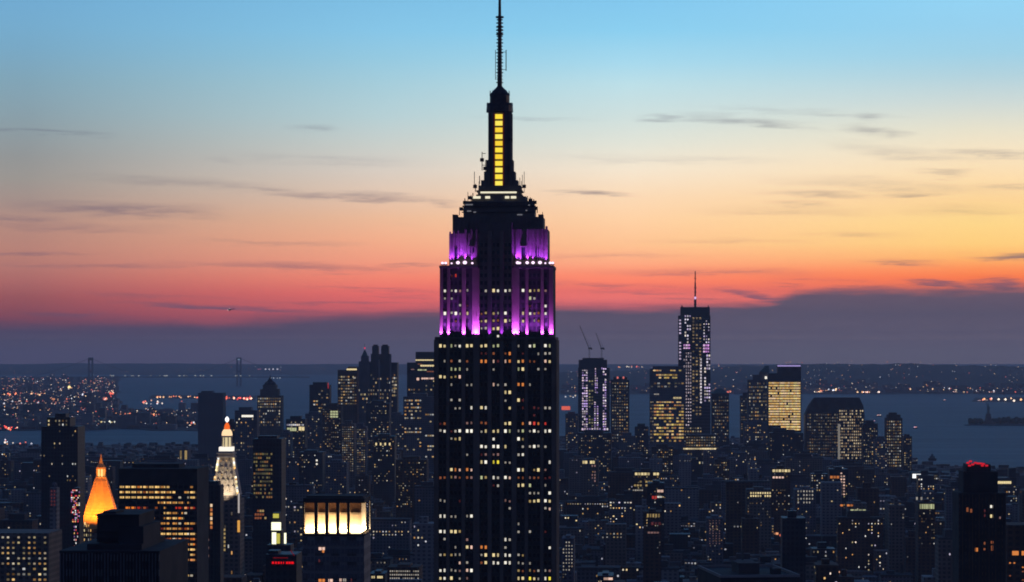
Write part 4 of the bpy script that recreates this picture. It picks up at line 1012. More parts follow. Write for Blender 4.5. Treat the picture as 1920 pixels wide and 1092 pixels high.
# ---- Q : right near tower with red lights
b = Bld('crowned_tower', 'near black tower with a crown of red lights and a few amber windows, far right', 1806, 1880, 1450, None, ROT, short='the red-crowned black tower', pyt=866, depth=30)
b.tier(1798, 1886, 925); b.tier(1808, 1872, 885, 925, 3, 26); b.tier(1815, 1860, 872, 885, 5, 22)
m = MB()
for k, (px, py) in enumerate(((1817,869),(1822,866),(1826,872),(1831,869),(1836,870),(1841,870),(1846,871),(1852,874),(1820,874),(1844,874))):
    x, z = b.x(px), b.z(py); m.box(x-.75, x+.75, 4.5, 5.5, z-.45, z+.45); m.box(x-.08,x+.08,4.9,5.1,b.z(880),z-.4, mi=1)
b.part('red_light', m, [emit('red_crown_light', srgb(255,40,60), .6), MAT['metal']])
for (px,py,w_,h,c) in ((1814,956,4,8,'o'),(1821,958,4,7,'o'),(1859,950,5,5,'W'),(1859,968,5,6,'Y'),(1847,958,4,5,'r'),(1847,967,4,5,'r'),(1889,948,5,4,'o'),(1890,960,4,7,'o'),(1889,971,7,5,'P'),(1874,971,4,4,'p'),(1831,1031,5,7,'O'),(1846,1030,4,4,'o'),(1860,1028,4,10,'o'),(1846,1019,3,5,'o'),(1860,1017,5,5,'o')):
    if px < 1884: b.lit.wf(b.x(px-w_/2),b.x(px+w_/2),b.z(py+h/2),b.z(py-h/2),0,COLS[c],.2)
for k in range(15):
    m = MB(); x = b.x(1799+k*6.15); m.box(x-.2,x+.2,-.4,0,0,b.z(927)); b.part('pier', m, 'brick')
b.done('plain_dark')
b = Bld('office_block', 'dark block at the right edge with round amber windows, beside the red-crowned tower', 1888, 1960, 1700, None, ROT, short='the right edge amber block', pyt=985, depth=30)
b.tier(1888, 1960, 985); b.grid(1896,1912,1033,1042,1,1,lambda i,j:COLS['O'],.75,.9); b.grid(1915,1921,1033,1042,1,1,lambda i,j:COLS['O'],.8,.9); b.grid(1890,1922,1052,1092,4,5,lambda i,j:COLS[random.choice('oO')] if random.random()<.4 else None,.4,.3); b.done('brick')
# V : near rooftop bottom right
b = Bld('flat_roofed_building', 'near dark flat roof with pale parapet edges at the bottom, right of the skyscraper', 1340, 1520, 1250, None, R(6), short='the near flat roof', pyt=1062, depth=60)
b.tier(1350, 1500, 1083, None, 0, 60)
m = MB()
zt = b.z(1083)
m.box(b.x(1349),b.x(1501),-.4,.4,zt,zt+1.2); m.box(b.x(1349),b.x(1501),59.6,60.4,zt,zt+1.2); m.box(b.x(1349)-.01,b.x(1349)+.8,.4,59.6,zt,zt+1.2); m.box(b.x(1501)-.8,b.x(1501),.4,59.6,zt,zt+1.2)
b.part('parapet', m, 'pale'); m = MB(); m.box(b.x(1400),b.x(1440),20,38,zt,zt+5); m.box(b.x(1460),b.x(1475),12,20,zt,zt+3); b.part('roof_plant', m, 'roofing'); b.done('plain_dark')
# bright billboard on right waterfront
b = simple('warehouse', 'low waterfront block with a blazing white sign below the harbour', 1708, 1760, 886, 4600, 'dark', [], [(1732,1758,890,900,7,2,pr(.5,.6),.6,.5)], short='the block with the white sign')
m = MB(); m.box(b.x(1711),b.x(1729),-1.2,-.6,b.z(897),b.z(889)); b.part('sign', m, emit('white_sign_glow', (1,1,1), 1.4)); b.done('dark')
b = simple('office_block', 'long low block with a horizontal cream lit roof band, right of the red-crowned tower', 1862, 1905, 896, 4300, 'dark', [(1892,1905,878,896,5,20)], [(1864,1896,902,908,9,1,lambda i,j:COLS['Y'],.95,.8),(1875,1904,911,917,8,1,pr(.8,.8),.8,.7)], short='the long low block with cream band'); b.done('dark')
# a few bright facades in the middle distance
FAC = [
 (1090,1122,3900,864,'tan','low block with a bright cream lit roof terrace, right of the skyscraper', [(1092,1120,864,870,6,1,'Y',.9,.9),(1108,1118,871,905,2,6,'p',.5,.6)]),
 (1186,1236,3300,884,'brick','brown block with broken amber floor bands, centre right', [(1190,1236,886,892,8,1,'Y',.8,.8),(1188,1236,900,914,9,2,'y',.7,.5),(1186,1234,918,921,12,1,'w',.7,.8)]),
 (1214,1246,2800,906,'dark','dark block with a pink and red awning light at its foot', [(1250-18,1262-18,918,924,2,1,'P',.9,.8),(1232,1246,930,934,3,1,'W',.9,.8),(1222,1232,930,936,2,1,'R',.8,.9)]),
 (1206,1240,2500,960,'brick','brown block with a cluster of amber and white windows, lower right of the skyscraper', [(1212,1238,963,971,5,1,'y',.6,.8),(1213,1240,978,986,4,1,'r',.7,.7),(1214,1236,997,1001,4,1,'p',.8,.8)]),
 (1325,1356,2700,972,'grey','grey apartment block with four columns of faint dots', [(1328,1352,974,1022,4,10,'p',.25,.3)]),
 (1400,1446,3000,918,'tan','tan block with a bright horizontal row of cream windows, centre right', [(1406,1446,922,933,9,2,'Y',.6,.6)]),
 (1446,1482,3500,878,'brick','brown block with two amber floors, below the unlit black block', [(1448,1482,880,886,6,1,'Y',.8,.8),(1448,1476,893,898,5,1,'P',.7,.7)]),
 (1590,1626,3100,944,'tan','tan loft block with three large cream lit windows, right of centre', [(1594,1624,955,963,4,1,'G',.8,.9),(1575,1600,945,951,4,1,'O',.8,.6)]),
 (1555,1590,3500,880,'dark','dark block with an amber ladder of lit floors, below the chamfered tower', [(1556,1586,892,898,5,1,'O',.8,.8),(1575,1585,885,930,2,8,'P',.6,.5)]),
 (1490,1530,3300,918,'grey','grey block dotted with cream windows beside the amber ladder block', [(1494,1526,918,946,6,4,'w',.45,.45)]),
 (1664,1690,3000,940,'tan','tan block with three broad dim cream windows, right of centre', [(1668,1690,944,958,4,1,'y',.7,.9)]),
 (1722,1754,2700,942,'brick','brown loft with a glowing greenish top floor, left of the red-crowned tower', [(1724,1752,945,955,7,1,'G',.8,.9),(1715,1732,932,938,2,1,'w',.4,.9)]),
 (1120,1150,1900,1080,'dark','near dark block with a salmon lit roof edge at the bottom, right of the skyscraper', [(1123,1149,1083,1088,3,1,'P',.95,.9)]),
 (1053,1076,2000,1010,'grey','grey block with a close grid of white windows touching the skyscraper lower right', [(1054,1075,1014,1072,4,9,'w',.4,.4)]),
 (726,786,2050,1064,'brick','brown block with three tight rows of tiny white windows left of the skyscraper base', [(730,786,1068,1088,14,3,'w',.6,.4)]),
 (692,722,2300,1076,'dark','small dark block with a short row of bright windows beside the colonnade tower', [(696,718,1080,1085,6,1,'Y',.7,.9)]),
 (336,352,4700,842,'grey','slim block with two pale glowing vertical strips above the office block', [(337,341,845,877,1,1,'y',.9,1),(346,351,845,877,1,1,'y',.9,1)]),
]
for a, c, D, t, wl_, lab, gs in FAC:
    b = simple('office_block' if D > 2400 else 'loft_block', lab, a, c, t, D, wl_, [(a+(c-a)*.3, c-(c-a)*.3, t-4, t)], [], group='mid-distance blocks')
    for p0,p1,t0,t1,nx,ny,ch,fw,fh in gs:
        b.grid(p0,p1,t0,t1,nx,ny,lambda i,j,ch=ch: sc(COLS[ch], random.uniform(.45,1.1)) if random.random()<.88 else None,fw,fh)
    b.grid(a+1,c-1,t+8,t+80,max(4,int((c-a)/4)),14,pr(.06,.7),.45,.4)
    b.done(wl_)

# ================================================================== THE CITY CARPET
random.seed(21)
WALLS = ['brick','tan','grey','pale','dark','brick','grey']
TONE = {'brick':'brown brick','tan':'tan stone','grey':'grey concrete','pale':'pale masonry','dark':'dark glass'}
def keep_top(px, D):
    """highest roof row allowed for the ordinary city at this column (so that landmarks stay clear)"""
    t = lerp([(-200,860),(0,850),(140,846),(215,862),(340,856),(420,866),(520,842),(640,838),(830,842),(1060,842),(1250,850),(1380,836),(1500,846),(1640,880),(1712,893),(1790,893),(1920,895),(2100,890)], px)
    return t
city = []
ca, sa = math.cos(ROT), math.sin(ROT)
row = 0
D = 1420.0
while D < 7850:
    px_m = 1040+ (D/8)
    x = -0.1875*D*1.12-60
    xe = 0.1875*D*1.12+60
    big = D > 3600
    while x < xe:
        wd = random.choice([14,18,22,26,32,40]) if random.random() < .85 else random.uniform(45,65)
        if big: wd *= 1.15
        gx = x+wd/2
        yy = D + (gx)*math.tan(ROT)*1.0 + random.uniform(-3,3)
        dep = random.uniform(20,30)
        px = CX+gx/yy*F
        lim = keep_top(px, yy)
        hmax = EYE-(lim-EY)/F*yy
        r = random.random()
        if yy < 2300: h = random.choice([28,36,45,55,65,78]) + random.uniform(-5,8) + (random.uniform(20,55) if r > .9 else 0)
        elif yy < 4700: h = random.choice([16,18,20,22,26,34,45]) + random.uniform(-3,5) + (random.uniform(25,70) if r > .93 else 0)
        else: h = random.choice([18,24,30,40,60,80]) + random.uniform(-5,10) + (random.uniform(30,90) if r > .85 else 0)
        h = min(h, max(12, hmax-random.uniform(0,18)))
        ok = yy+dep < shore_D(px)-60 and h > 8
        if 6.0 < (gx-WX(1470,3200)) % 250.0 < 30.0 : ok = False          # avenues stay open
        py = EY+(EYE-h)/yy*F
        if py > 1125: ok = False
        if ok:
            for a, c, d0, d1 in OCC:
                if a-(wd/2)/yy*F < px < c+(wd/2)/yy*F and yy+dep > d0 and yy < d1: ok = False; break
        if ok and 780 < px < 1090 and yy < 1500: ok = False
        if ok: city.append((gx, yy, wd-random.uniform(.3,2), dep, h, px, py))
        x += wd
    row += 1
    D += 32 if row % 2 else 48
def seen(c):
    gx, yy, wd, dep, h, px, py = c
    if not -20 < px < 1940: return 0
    return (wd/yy*F) * min(60, (h/yy*F)) * (1 if py < 1085 else .2) * (.02 if 822 < px < 1048 else 1)
city.sort(key=seen, reverse=True)
def fill_windows(M_, gx, yy, wd, dep, h, px, p, local, hgt=26):
    """lit windows on the street front and the visible flank; positions are rotated about the front centre unless local"""
    nfl = int(min(h-3, hgt)/3.4); ncol = max(2, int(wd/3.4))
    def T(lx, ly, lz):
        if local: return (lx, ly, lz)
        return (gx+lx*ca-ly*sa, yy+lx*sa+ly*ca, lz+1.5)
    sgn = 1 if px < 1210 else -1
    k = random.choice([.35,.6,.8,1.2])
    for j in range(nfl):
        ww = random.uniform(.4,.75) if yy < 3000 else random.uniform(.5,1.0); hh = random.uniform(.55,.85) if yy < 3000 else random.uniform(.6,1.0)
        lz = h-2.6-j*3.4
        band = random.random() < .05
        for i in range(ncol):
            if random.random() < (p if not band else .7):
                lx = -wd/2+(i+.5)*wd/ncol; c = (warm if random.random() < .65 else cool)(k*1.1)
                M_.add([T(lx-ww,-.15,lz-hh),T(lx+ww,-.15,lz-hh),T(lx+ww,-.15,lz+hh),T(lx-ww,-.15,lz+hh)], [(0,1,2,3)], c)
        for i in range(int(dep/6)):
            if random.random() < p*.7:
                ly = 3+i*6; c = warm(k); xx = sgn*(wd/2+.15)
                M_.add([T(xx,ly-.8,lz-hh),T(xx,ly+.8,lz-hh),T(xx,ly+.8,lz+hh),T(xx,ly-.8,lz+hh)], [(0,1,2,3)], c)
def roof_bits(M_, wd, dep, h, kind, mi=0):
    if kind == 'water tank':
        x, y = random.uniform(-wd/4, wd/4), dep*.45
        for sx in (-1.3,1.3):
            for sy in (-1.3,1.3): M_.box(x+sx-.15,x+sx+.15,y+sy-.15,y+sy+.15,h,h+3.2)
        M_.lathe(x,y,[(2.1,h+3.2),(2.2,h+7)],10); M_.lathe(x,y,[(2.4,h+7),(.1,h+9)],10)
    elif kind == 'penthouse': M_.box(-wd*.28, wd*.22, dep*.25, dep*.7, h, h+random.uniform(4,7))
    elif kind == 'stepped top': M_.box(-wd*.36, wd*.36, dep*.12, dep*.85, h, h+6); M_.box(-wd*.2, wd*.2, dep*.25, dep*.7, h+6, h+11)
    elif kind == 'chimney stack': M_.box(wd*.15, wd*.15+2.2, dep*.5, dep*.5+2.2, h, h+9); M_.box(-wd*.3, -wd*.05, dep*.4, dep*.7, h, h+3)
KINDS_ = ['water tank','penthouse','stepped top','chimney stack','penthouse']
labels = {}
singles = []
def relation(px, py):
    best = None
    for a, c, t, s in HERO:
        cx_ = (a+c)/2; dx = px-cx_; dy = py-(t+25)
        d = math.hypot(dx, dy*.8)
        if best is None or d < best[0]: best = (d, dx, dy, s, (c-a)/2)
    d, dx, dy, s, hw = best
    if abs(dx) < hw*1.2+8: pos = 'directly below' if dy > 0 else 'behind'
    else: pos = ('low and ' if dy > 90 else '')+('right of' if dx > 0 else 'left of')
    return f'{pos} {s}'
HERO.append((820,1045,640,'the purple-lit skyscraper'))
for c in city[:285]:
    gx, yy, wd, dep, h, px, py = c
    wl_ = random.choice(WALLS); kd = random.choice(KINDS_); p = random.choice([.02,.035,.06,.10])
    if wl_ == 'dark' and kd == 'water tank': kd = 'penthouse'
    litd = {.02:'almost unlit',.035:'barely lit',.06:'few-windowed lit',.10:'well lit'}[p]
    if p == .06: litd = 'partly lit'
    size = 'tall' if h > 62 else ('squat' if h < 24 else 'mid-height')
    lab = f'{litd} {size} {TONE[wl_]} block with {kd}, {relation(px, py)}'
    lab = lab.replace('grey concrete','grey').replace('brown brick','brown').replace('tan stone','tan').replace('pale masonry','pale').replace('dark glass','glassy').replace('low and ','low ')
    singles.append([c, wl_, kd, p, lab])
by = {}
for s in singles: by.setdefault(s[4], []).append(s)
ORD = ['first','second','third','fourth','fifth','sixth','seventh','eighth','ninth','tenth']
for lab, ss in by.items():
    if len(ss) > 1:
        ss.sort(key=lambda s: s[0][5])
        for i, s in enumerate(ss): s[4] = lab.replace(', ', ', '+ORD[min(i,9)]+' from left, ', 1)
for s in singles:
    for a_, b_ in ((' mid-height',''),(' squat',''),(' tall',''),('almost unlit ','unlit '),('directly ',''),('barely lit ','dim '),(' block with ',' block, '),('right edge amber','right edge'),(' in front',''),('with glowing upper floors','with glowing floors'),('with yellow-lit top corner','with yellow corner'),('with a bright strip window','with strip window')):
        if len(s[4].split()) > 16: s[4] = s[4].replace(a_, b_)
assert len(set(s[4] for s in singles)) == len(singles)
for c, wl_, kd, p, lab in singles:
    gx, yy, wd, dep, h, px, py = c
    o = empty('city_block_building', (gx, yy, 1.5), ROT, lab, 'building', 'ordinary city buildings')
    m = MB(); m.box(-wd/2, wd/2, 0, dep, 0, h); m.build('wall', wl_, o)
    m = MB(); m.box(-wd/2-.2, wd/2+.2, -.25, dep+.2, h-.9, h+.9); m.box(-wd/2+.4, wd/2-.4, .4, dep-.4, h+.9-.5, h+.93); m.build('roof', 'roofing', o)
    m = MB(); roof_bits(m, wd, dep, h+.9, kd); m.build(kd.replace(' ','_'), 'wood' if kd == 'water tank' else 'roofing', o)
    m = MB(); fill_windows(m, gx, yy, wd, dep, h, px, p, True, 60)
    if m.f: m.build('lit_window', GLOW, o, kind='stuff')
rest = MB(); roofs = MB(); lw_ = MB()
random.seed(5)
for c in city[285:]:
    gx, yy, wd, dep, h, px, py = c
    mi = random.randrange(5)
    rest.box(gx-wd/2, gx+wd/2, yy, yy+dep, 1.5, 1.5+h, mi=mi, rot=(gx, yy, ROT))
    if random.random() < .6:
        a = random.uniform(.15,.3)*wd; rest.box(gx-a, gx+a*.6, yy+dep*.3, yy+dep*.6, 1.5+h, 1.5+h+random.uniform(3,8), mi=mi, rot=(gx, yy, ROT))
    if -30 < px < 1950: fill_windows(lw_, gx, yy, wd, dep, h, px, random.choice([.01,.03,.05,.10,.20]) * (1.6 if yy > 3000 else .9), False)
tag(rest.build('city_buildings', ['brick','tan','grey','pale','dark']), 'dense mass of small dark city buildings filling the streets between the towers', 'buildings', kind='stuff')
tag(lw_.build('city_window_lights', GLOW), 'scattered small lit windows of the dense dark city', 'lights', kind='stuff')

# streets: avenues with traffic lights
random.seed(9)
av = MB(); tr = MB()
for k in range(-8, 10):
    gx0 = WX(1470,3200)+k*250+18
    for yy0 in (1400,):
        x0, x1 = gx0-11, gx0+11
        av.add([(x0+1400*0,1400+x0*0,1.52),(x1,1400,1.52),(x1,5500,1.52),(x0,5500,1.52)], [(0,1,2,3)])
    n = 500 if k == 0 else 160
    for i in range(n):
        y = random.uniform(1700, 5200); ln = random.choice([-7,-3.5,0,3.5,7])
        c = random.choice([srgb(255,120,70), srgb(255,190,140), srgb(255,60,60), srgb(255,235,210)])
        tr.box(gx0+ln-.9, gx0+ln+.9, y, y+3.6, 1.9, 3.2, sc(c, random.uniform(.4,1.3)))
tag(av.build('road', 'asphalt'), kind='structure')
tag(tr.build('street_traffic', GLOW), 'glowing head and tail lights of traffic along the avenues', 'traffic', kind='stuff')
# the bright diagonal of avenue lights, right of centre
m = MB()
for (px,py,w_,h,cc) in ((1416,981,4,4,(250,160,130)),(1424,984,3,3,(240,130,110)),(1444,992,3,3,(255,215,180)),(1450,1001,4,3,(255,190,140)),(1457,1001,5,4,(255,170,120)),(1464,1004,4,4,(250,120,90)),(1470,1003,3,3,(255,200,150)),(1492,1019,3,3,(255,250,250)),(1495,1023,3,3,(255,240,240)),(1498,1027,3,4,(255,150,150)),(1503,1030,4,3,(255,90,100)),(1384,1029,8,3,(250,140,120)),(1391,1031,6,4,(220,90,80)),(1524,1070,4,10,(190,70,80)),(1528,1078,3,5,(250,150,140)),(1552,1072,3,3,(255,180,150)),(1573,1073,3,3,(255,190,150)),(1573,1081,3,4,(255,140,80)),(1550,1050,2,14,(120,40,60)),(1097,906,5,5,(255,255,250)),(1214,1055,3,5,(250,190,160)),(1166,1041,4,5,(250,250,255)),(1200,1038,10,2,(190,150,90)),(1088,1034,4,4,(220,120,130))):
    Dg = (EYE-30)*F/(py-EY); x, z = WX(px,Dg), 30
    m.box(x-w_/2/F*Dg, x+w_/2/F*Dg, Dg, Dg+2, z-h/2/F*Dg, z+h/2/F*Dg, sc(srgb(*cc), .95))
    m.box(x-.2, x+.2, Dg+.8, Dg+1.2, 1.5, z-h/2/F*Dg, (0,0,0))
tag(m.build('street_signs_and_lamps', GLOW), 'bright orange, red and white street lamps and signs rising between the dark blocks', 'lights', kind='stuff')

# ================================================================== ACROSS THE WATER
random.seed(33)
fb = MB(); fl = MB()
def lamp_dot(D, px, z, s, c):     # a small lamp head
    x = WX(px, D); s *= D/F*.62; c = sc(c, 1.9)
    fl.add([(x-s,D,z),(x,D-s,z),(x+s,D,z),(x,D+s,z),(x,D,z+s),(x,D,z-s)], [(0,1,4),(1,2,4),(2,3,4),(3,0,4),(1,0,5),(2,1,5),(3,2,5),(0,3,5)], c)
def dotc(k=1.0):
    return sc(srgb(*random.choice([(255,190,130),(255,150,110),(255,235,210),(240,240,250),(255,210,160),(255,120,100),(250,200,190)])), k*random.uniform(.3,1.1))
for i in range(1900):       # far-shore buildings left
    D = 9050*(26000/9050)**random.random()
    pxm = 385 if D < 11700 else 218
    px = random.uniform(-60, pxm); wd, h = random.uniform(15,60), random.choice([8,10,12,16,22]) + (random.uniform(15,40) if random.random() > .95 else 0)
    x = WX(px,D); fb.box(x-wd/2, x+wd/2, D, D+random.uniform(15,50), 2, 2+h, mi=random.randrange(5))
    if random.random() < .42: lamp_dot(D-3, px, h+random.uniform(3,9), random.choice([1.0,1.4,2.0]), dotc(.85))
for (p0,p1,py,n,jit,k,s,pal) in (  # bright strings of lamps seen in the photo
    (0,85,739,26,2,1.0,2.2,'o'),(80,128,750,16,3,.9,2.2,'o'),(0,170,755,40,4,.5,1.7,'m'),(290,375,744.5,26,1.2,.75,1.8,'o'),(418,472,747,26,3,1.1,2.4,'r'),
    (215,300,777,26,1.5,.7,1.8,'o'),(265,305,754,12,4,.8,2.2,'m'),(0,36,803,12,4,.9,2.4,'r'),(175,215,791,9,1,.8,1.8,'y'),(155,170,741,5,4,1,3.2,'m'),(128,134,727,2,1,1.2,3.5,'y'),(200,212,738,8,8,.9,2.6,'r'),(192,205,748,6,2,.8,2.6,'m'),(350,372,796,6,5,.6,2.2,'m'),(0,60,830,10,5,.7,2.2,'m'),(165,185,701,4,9,.35,2.0,'b')):
    for i in range(n):
        px = random.uniform(p0,p1); y = py+random.gauss(0,jit*.6)
        if y < 689: y = 689
        D = (EYE-22)*F/(y-EY)
        pal_ = {'o':[(255,165,110),(255,130,95),(255,200,150)],'r':[(255,110,80),(255,90,80),(255,200,170)],'y':[(255,225,150),(250,250,230)],'m':[(255,190,150),(255,235,220),(235,235,250),(255,130,110)],'b':[(150,170,200),(120,150,170)]}[pal]
        lamp_dot(D, px, 22, s*random.uniform(.7,1.7), sc(srgb(*random.choice(pal_)), k*random.uniform(.5,1.5)))
for i in range(520):        # right-hand shore town on the hills
    px = random.uniform(1060, 1950); t = random.random()**2.0; D = 16700+4200*t
    z = hill_z(px, D); x = WX(px,D)
    if D < 17600: fb.box(x-random.uniform(10,50), x+random.uniform(10,50), D, D+40, z-14, z+random.uniform(4,22), mi=random.randrange(5))
    if random.random() < .62: lamp_dot(D-30, px, z+random.uniform(8,20), random.choice([1.0,1.3,1.8]), dotc(.7 if D < 17600 else .5))
for (p0,p1,py,n,jit,k,s) in ((1505,1700,741,60,1.2,.85,1.9),(1535,1580,735,24,3.5,1.0,2.6),(1615,1660,742.5,22,.4,1.1,2.0),(1360,1400,738,12,1.5,.8,2.2),(1160,1205,690,10,1,.6,2.0),(1700,1920,738,40,2,.7,1.8),(1700,1800,729,12,1.5,.6,2.0),(1830,1920,751,12,2,.9,2.6),(1060,1165,745,16,2,.4,1.8),(1745,1860,733,16,4,.5,1.8),(1610,1632,708,6,4,.8,3.0),(1655,1662,708,3,2,.7,2.6),(1710,1830,692,8,1,.35,1.6)):
    for i in range(n):
        px = random.uniform(p0,p1); y = py+random.gauss(0,jit*.6)
        D = 16800 if y > 731 else 16800+(735-y)*90
        z = WZ(y, D) if y < 744 else 6
        if y >= 744: D = (EYE-6)*F/(y-EY)
        else: z = max(z, 4)
        lamp_dot(D-40, px, z+8, s*random.uniform(.8,1.7), dotc(k*1.5))
for i in range(140):        # very far shore
    px = random.uniform(-20, 1060); y = random.choice([688,691,694,700,697])+random.uniform(-1,1)
    D = 30500+random.uniform(0,3000); lamp_dot(D, px, WZ(y,D), random.uniform(.9,1.6), sc(dotc(.35),.8))
for px in (498,505,512,520): lamp_dot(31000, px, WZ(692.5,31000), 3.0, sc(srgb(230,225,240),.7))
for px in (484,488): lamp_dot(31000, px, WZ(692.5,31000), 2.4, sc(srgb(200,110,140),.5))
for px in (508,513,520,525): lamp_dot(26000, px, WZ(709,26000), 2.4, sc(srgb(210,220,230),.6))
tag(fb.build('far_shore_buildings', ['brick','tan','grey','pale','dark']), 'low far buildings spread along the shores across the water', 'buildings', kind='stuff')
tag(fl.build('far_shore_lights', GLOW), 'strings of tiny orange and white lamps along the far shores', 'lights', kind='stuff')

# suspension bridge far left
DB = 20500
br = empty('suspension_bridge', (WX(310,DB), DB, 0), 0, 'distant suspension bridge with two tall towers spanning the narrows on the left horizon', 'bridge')
def bx(px): return WX(px,DB)-WX(310,DB)
for px in (170, 448):
    m = MB()
    for s_ in (-1,1): m.box(bx(px)+s_*13-6, bx(px)+s_*13+6, -8, 8, 0, 216)
    m.box(bx(px)-19, bx(px)+19, -7, 7, 194, 216.3); m.box(bx(px)-13, bx(px)+13, -6, 6, 104, 118); m.build('tower', 'blank', br)
m = MB(); m.box(bx(40), bx(580), -14, 14, 66, 73); m.build('deck', 'blank', br)
m = MB()
def cab(p0, z0, p1, z1, sag, n=24):
    pts = [(bx(p0+(p1-p0)*t/n), z0+(z1-z0)*t/n-sag*4*(t/n)*(1-t/n)) for t in range(n+1)]
    for (a,za),(c_,zc) in zip(pts, pts[1:]): m.bar((a,0,za),(c_,0,zc),2.0)
cab(170,214,448,214,135); cab(60,74,170,214,12,8); cab(448,214,560,74,12,8)
m.build('cable', 'blank', br)
m = MB()
for k in range(26):
    px = random.uniform(200,402) if k < 22 else random.uniform(436,470); x = bx(px); m.box(x-6,x+6,-18,-15,76,84, sc(srgb(200,205,200),random.uniform(.2,.7)))
m.box(bx(448)-9,bx(448)+9,-12,-8,196,206, sc(srgb(150,180,210),.6)); m.build('lamp', GLOW, br)

# statue on its island
DS = 9750
st = empty('statue_monument', (WX(1853,DS), DS, 2.5), 0, 'green copper statue raising a torch on a stone pedestal, on an island in the harbour', 'statue')
m = MB(); m.box(-22,22,-22,22,0,6); m.box(-16,16,-16,16,6,11); m.frus((-11,11,-11,11),(-7.5,7.5,-7.5,7.5),11,33); m.box(-8.6,8.6,-8.6,8.6,33,35.5); m.build('pedestal', 'tan', st)
m = MB(); m.lathe(0,0,[(5.6,35.5),(5.0,42),(4.4,50),(4.3,56),(4.8,60),(3.4,63.5),(1.3,65)],14); m.lathe(0,0,[(1.2,64.5),(2.0,66),(2.1,68.5),(1.4,70.5),(.3,71.3)],12)
m.bar((-3.6,0,61.5),(-5.4,-.4,68),1.25,8); m.bar((-5.4,-.4,68),(-5.8,-.4,77),.95,8); m.box(2.6,5.8,-3.2,-1.8,52,59); m.bar((4.2,0,61),(5.0,-2,55),1.1,8)
m.build('figure', 'copper', st)
m = MB()
for k in range(7): a = R(20+k*23); m.bar((math.cos(a)*1.6,0,69+math.sin(a)*1.2),(math.cos(a)*4.0,0,69+math.sin(a)*3.8),.25)
m.build('crown_ray', 'copper', st)
m = MB(); m.lathe(-5.8,-.4,[(1.4,77),(1.6,78.5),(.9,80),(.2,82)],8); m.build('torch', 'copper', st)
random.seed(4); m = MB()
def blob(m, x, y, z, r, n=8):
    vs = []; 
    for k in range(3):
        rr = r*(.75,1.0,.6)[k]; zz = z+r*(0,.7,1.35)[k]
        for i in range(n): a = 2*math.pi*i/n+random.uniform(-.2,.2); q = rr*random.uniform(.75,1.2); vs.append((x+q*math.cos(a), y+q*math.sin(a), zz+random.uniform(-.15,.15)*r))
    fs = [(k*n+i, k*n+(i+1)%n, (k+1)*n+(i+1)%n, (k+1)*n+i) for k in range(2) for i in range(n)]+[tuple(range(2*n,3*n))]
    m.add(vs, fs)
for i in range(260):
    px = random.choice([random.uniform(1818,1842), random.uniform(1862,1990), random.uniform(1862,1990)]); D_ = random.uniform(9700,10050); r = random.uniform(5,9)
    blob(m, WX(px,D_), D_, 2+random.uniform(0,3 if px < 1850 else 8), r)
tag(m.build('island_trees', 'foliage'), 'dark tree canopy covering the statue island', 'trees', kind='stuff')

# boats
def boat(label, px, py, ln, lit=True, h=9, name='ferry'):
    D_ = EYE*F/(py-EY); o = empty(name, (WX(px,D_), D_, 0), 0, label, 'boat', 'boats on the harbour')
    L_ = ln/F*D_; m = MB(); m.frus((-L_*.42,L_*.42,-4,4),(-L_*.5,L_*.5,-5,5),-.5,h*.4); m.build('hull', 'metal', o)
    m = MB(); m.box(-L_*.3,L_*.28,-3.5,3.5,h*.4,h*.75); m.box(-L_*.12,L_*.1,-2.5,2.5,h*.75,h*1.1); m.bar((0,0,h*1.1),(0,0,h*1.6),.3); m.build('cabin', 'grey', o)
    if lit:
        m = MB()
        for k in range(5): x = -L_*.28+k*L_*.13; m.box(x-1.6,x+1.6,-3.8,-3.55,h*.45,h*.72, sc(srgb(*random.choice([(255,230,215),(250,205,240),(255,170,160)])),random.uniform(.6,1.2)))
        m.build('lit_window', GLOW, o, kind='stuff')
    return o
boat('small unlit dark boat nearest on the harbour water above the white sign', 1748, 864, 16, False, 14)
boat('boat with cream lights beyond the statue, left of it', 1836, 753, 9); boat('boat with violet lights directly behind the statue', 1849, 752, 8)
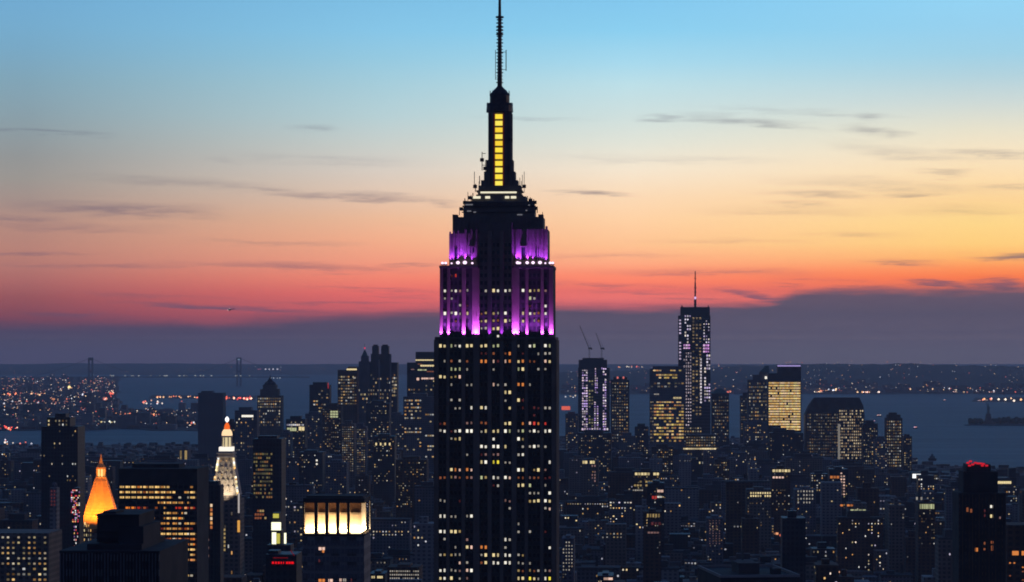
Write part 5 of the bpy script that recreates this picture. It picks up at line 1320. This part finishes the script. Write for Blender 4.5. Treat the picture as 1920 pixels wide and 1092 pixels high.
boat('boat with a single faint light in mid harbour', 1771, 752, 6); boat('small boat with magenta light right of the chamfered tower', 1648, 781, 12); boat('small boat with dim red light left of the residential tower', 1638, 792, 6)
boat('small boat with a reddish light in open water near the waterfront residential tower', 1716, 804, 8)

# helicopter, a few specks low in the sky at left
DH = 3600
he = empty('helicopter', (WX(430,DH), DH, WZ(581,DH)), 0, 'tiny helicopter with white lights low in the pink sky at the left', 'helicopter')
m = MB(); m.lathe(0,0,[(.3,-1.1),(1.0,-.8),(1.25,0),(1.0,.8),(.3,1.1)],10)
for v_i, v_ in enumerate(m.v): m.v[v_i] = (v_[0]*1.9, v_[1], v_[2])
m.bar((1.5,0,.3),(6.2,0,.7),.28,6); m.box(5.8,6.5,-.08,.08,.4,2.0); m.bar((0,0,1),(0,0,1.7),.15); m.bar((-1.5,-.8,-1.6),(1.6,-.8,-1.6),.08); m.bar((-1.5,.8,-1.6),(1.6,.8,-1.6),.08); m.build('fuselage', 'metal', he)
m = MB(); m.box(-5,5,-.15,.15,1.65,1.75); m.box(-.15,.15,-5,5,1.66,1.74); m.build('rotor', 'metal', he)
m = MB(); m.lathe(-1.6,-1.2,[(.3,-.9),(.7,-.4),(.3,.1)],6); m.lathe(.4,-1.2,[(.2,1.0),(.5,1.4),(.2,1.8)],6); m.build('light', emit('aircraft_light', srgb(250,225,225), 1.1), he)

# ================================================================== THE AIR
hz_ = bpy.data.materials.new('haze_air'); hz_.use_nodes = True; t = hz_.node_tree; t.nodes.clear()
pv = t.nodes.new('ShaderNodeVolumePrincipled'); om = t.nodes.new('ShaderNodeOutputMaterial')
pv.inputs['Density'].default_value = AIR_DENSITY; pv.inputs['Color'].default_value = (.80,.84,1.0,1); pv.inputs['Anisotropy'].default_value = .3
t.links.new(pv.outputs[0], om.inputs['Volume'])
m = MB(); m.box(-60500, 60500, -2800, 58500, -3.2, 475); o = m.build('haze', hz_); tag(o, 'thin blue dusk haze over the city and harbour', 'haze', kind='stuff')
print('lit', n_lit, 'city', len(city), 'tris', sum(len(me.polygons) for me in bpy.data.meshes)*2)
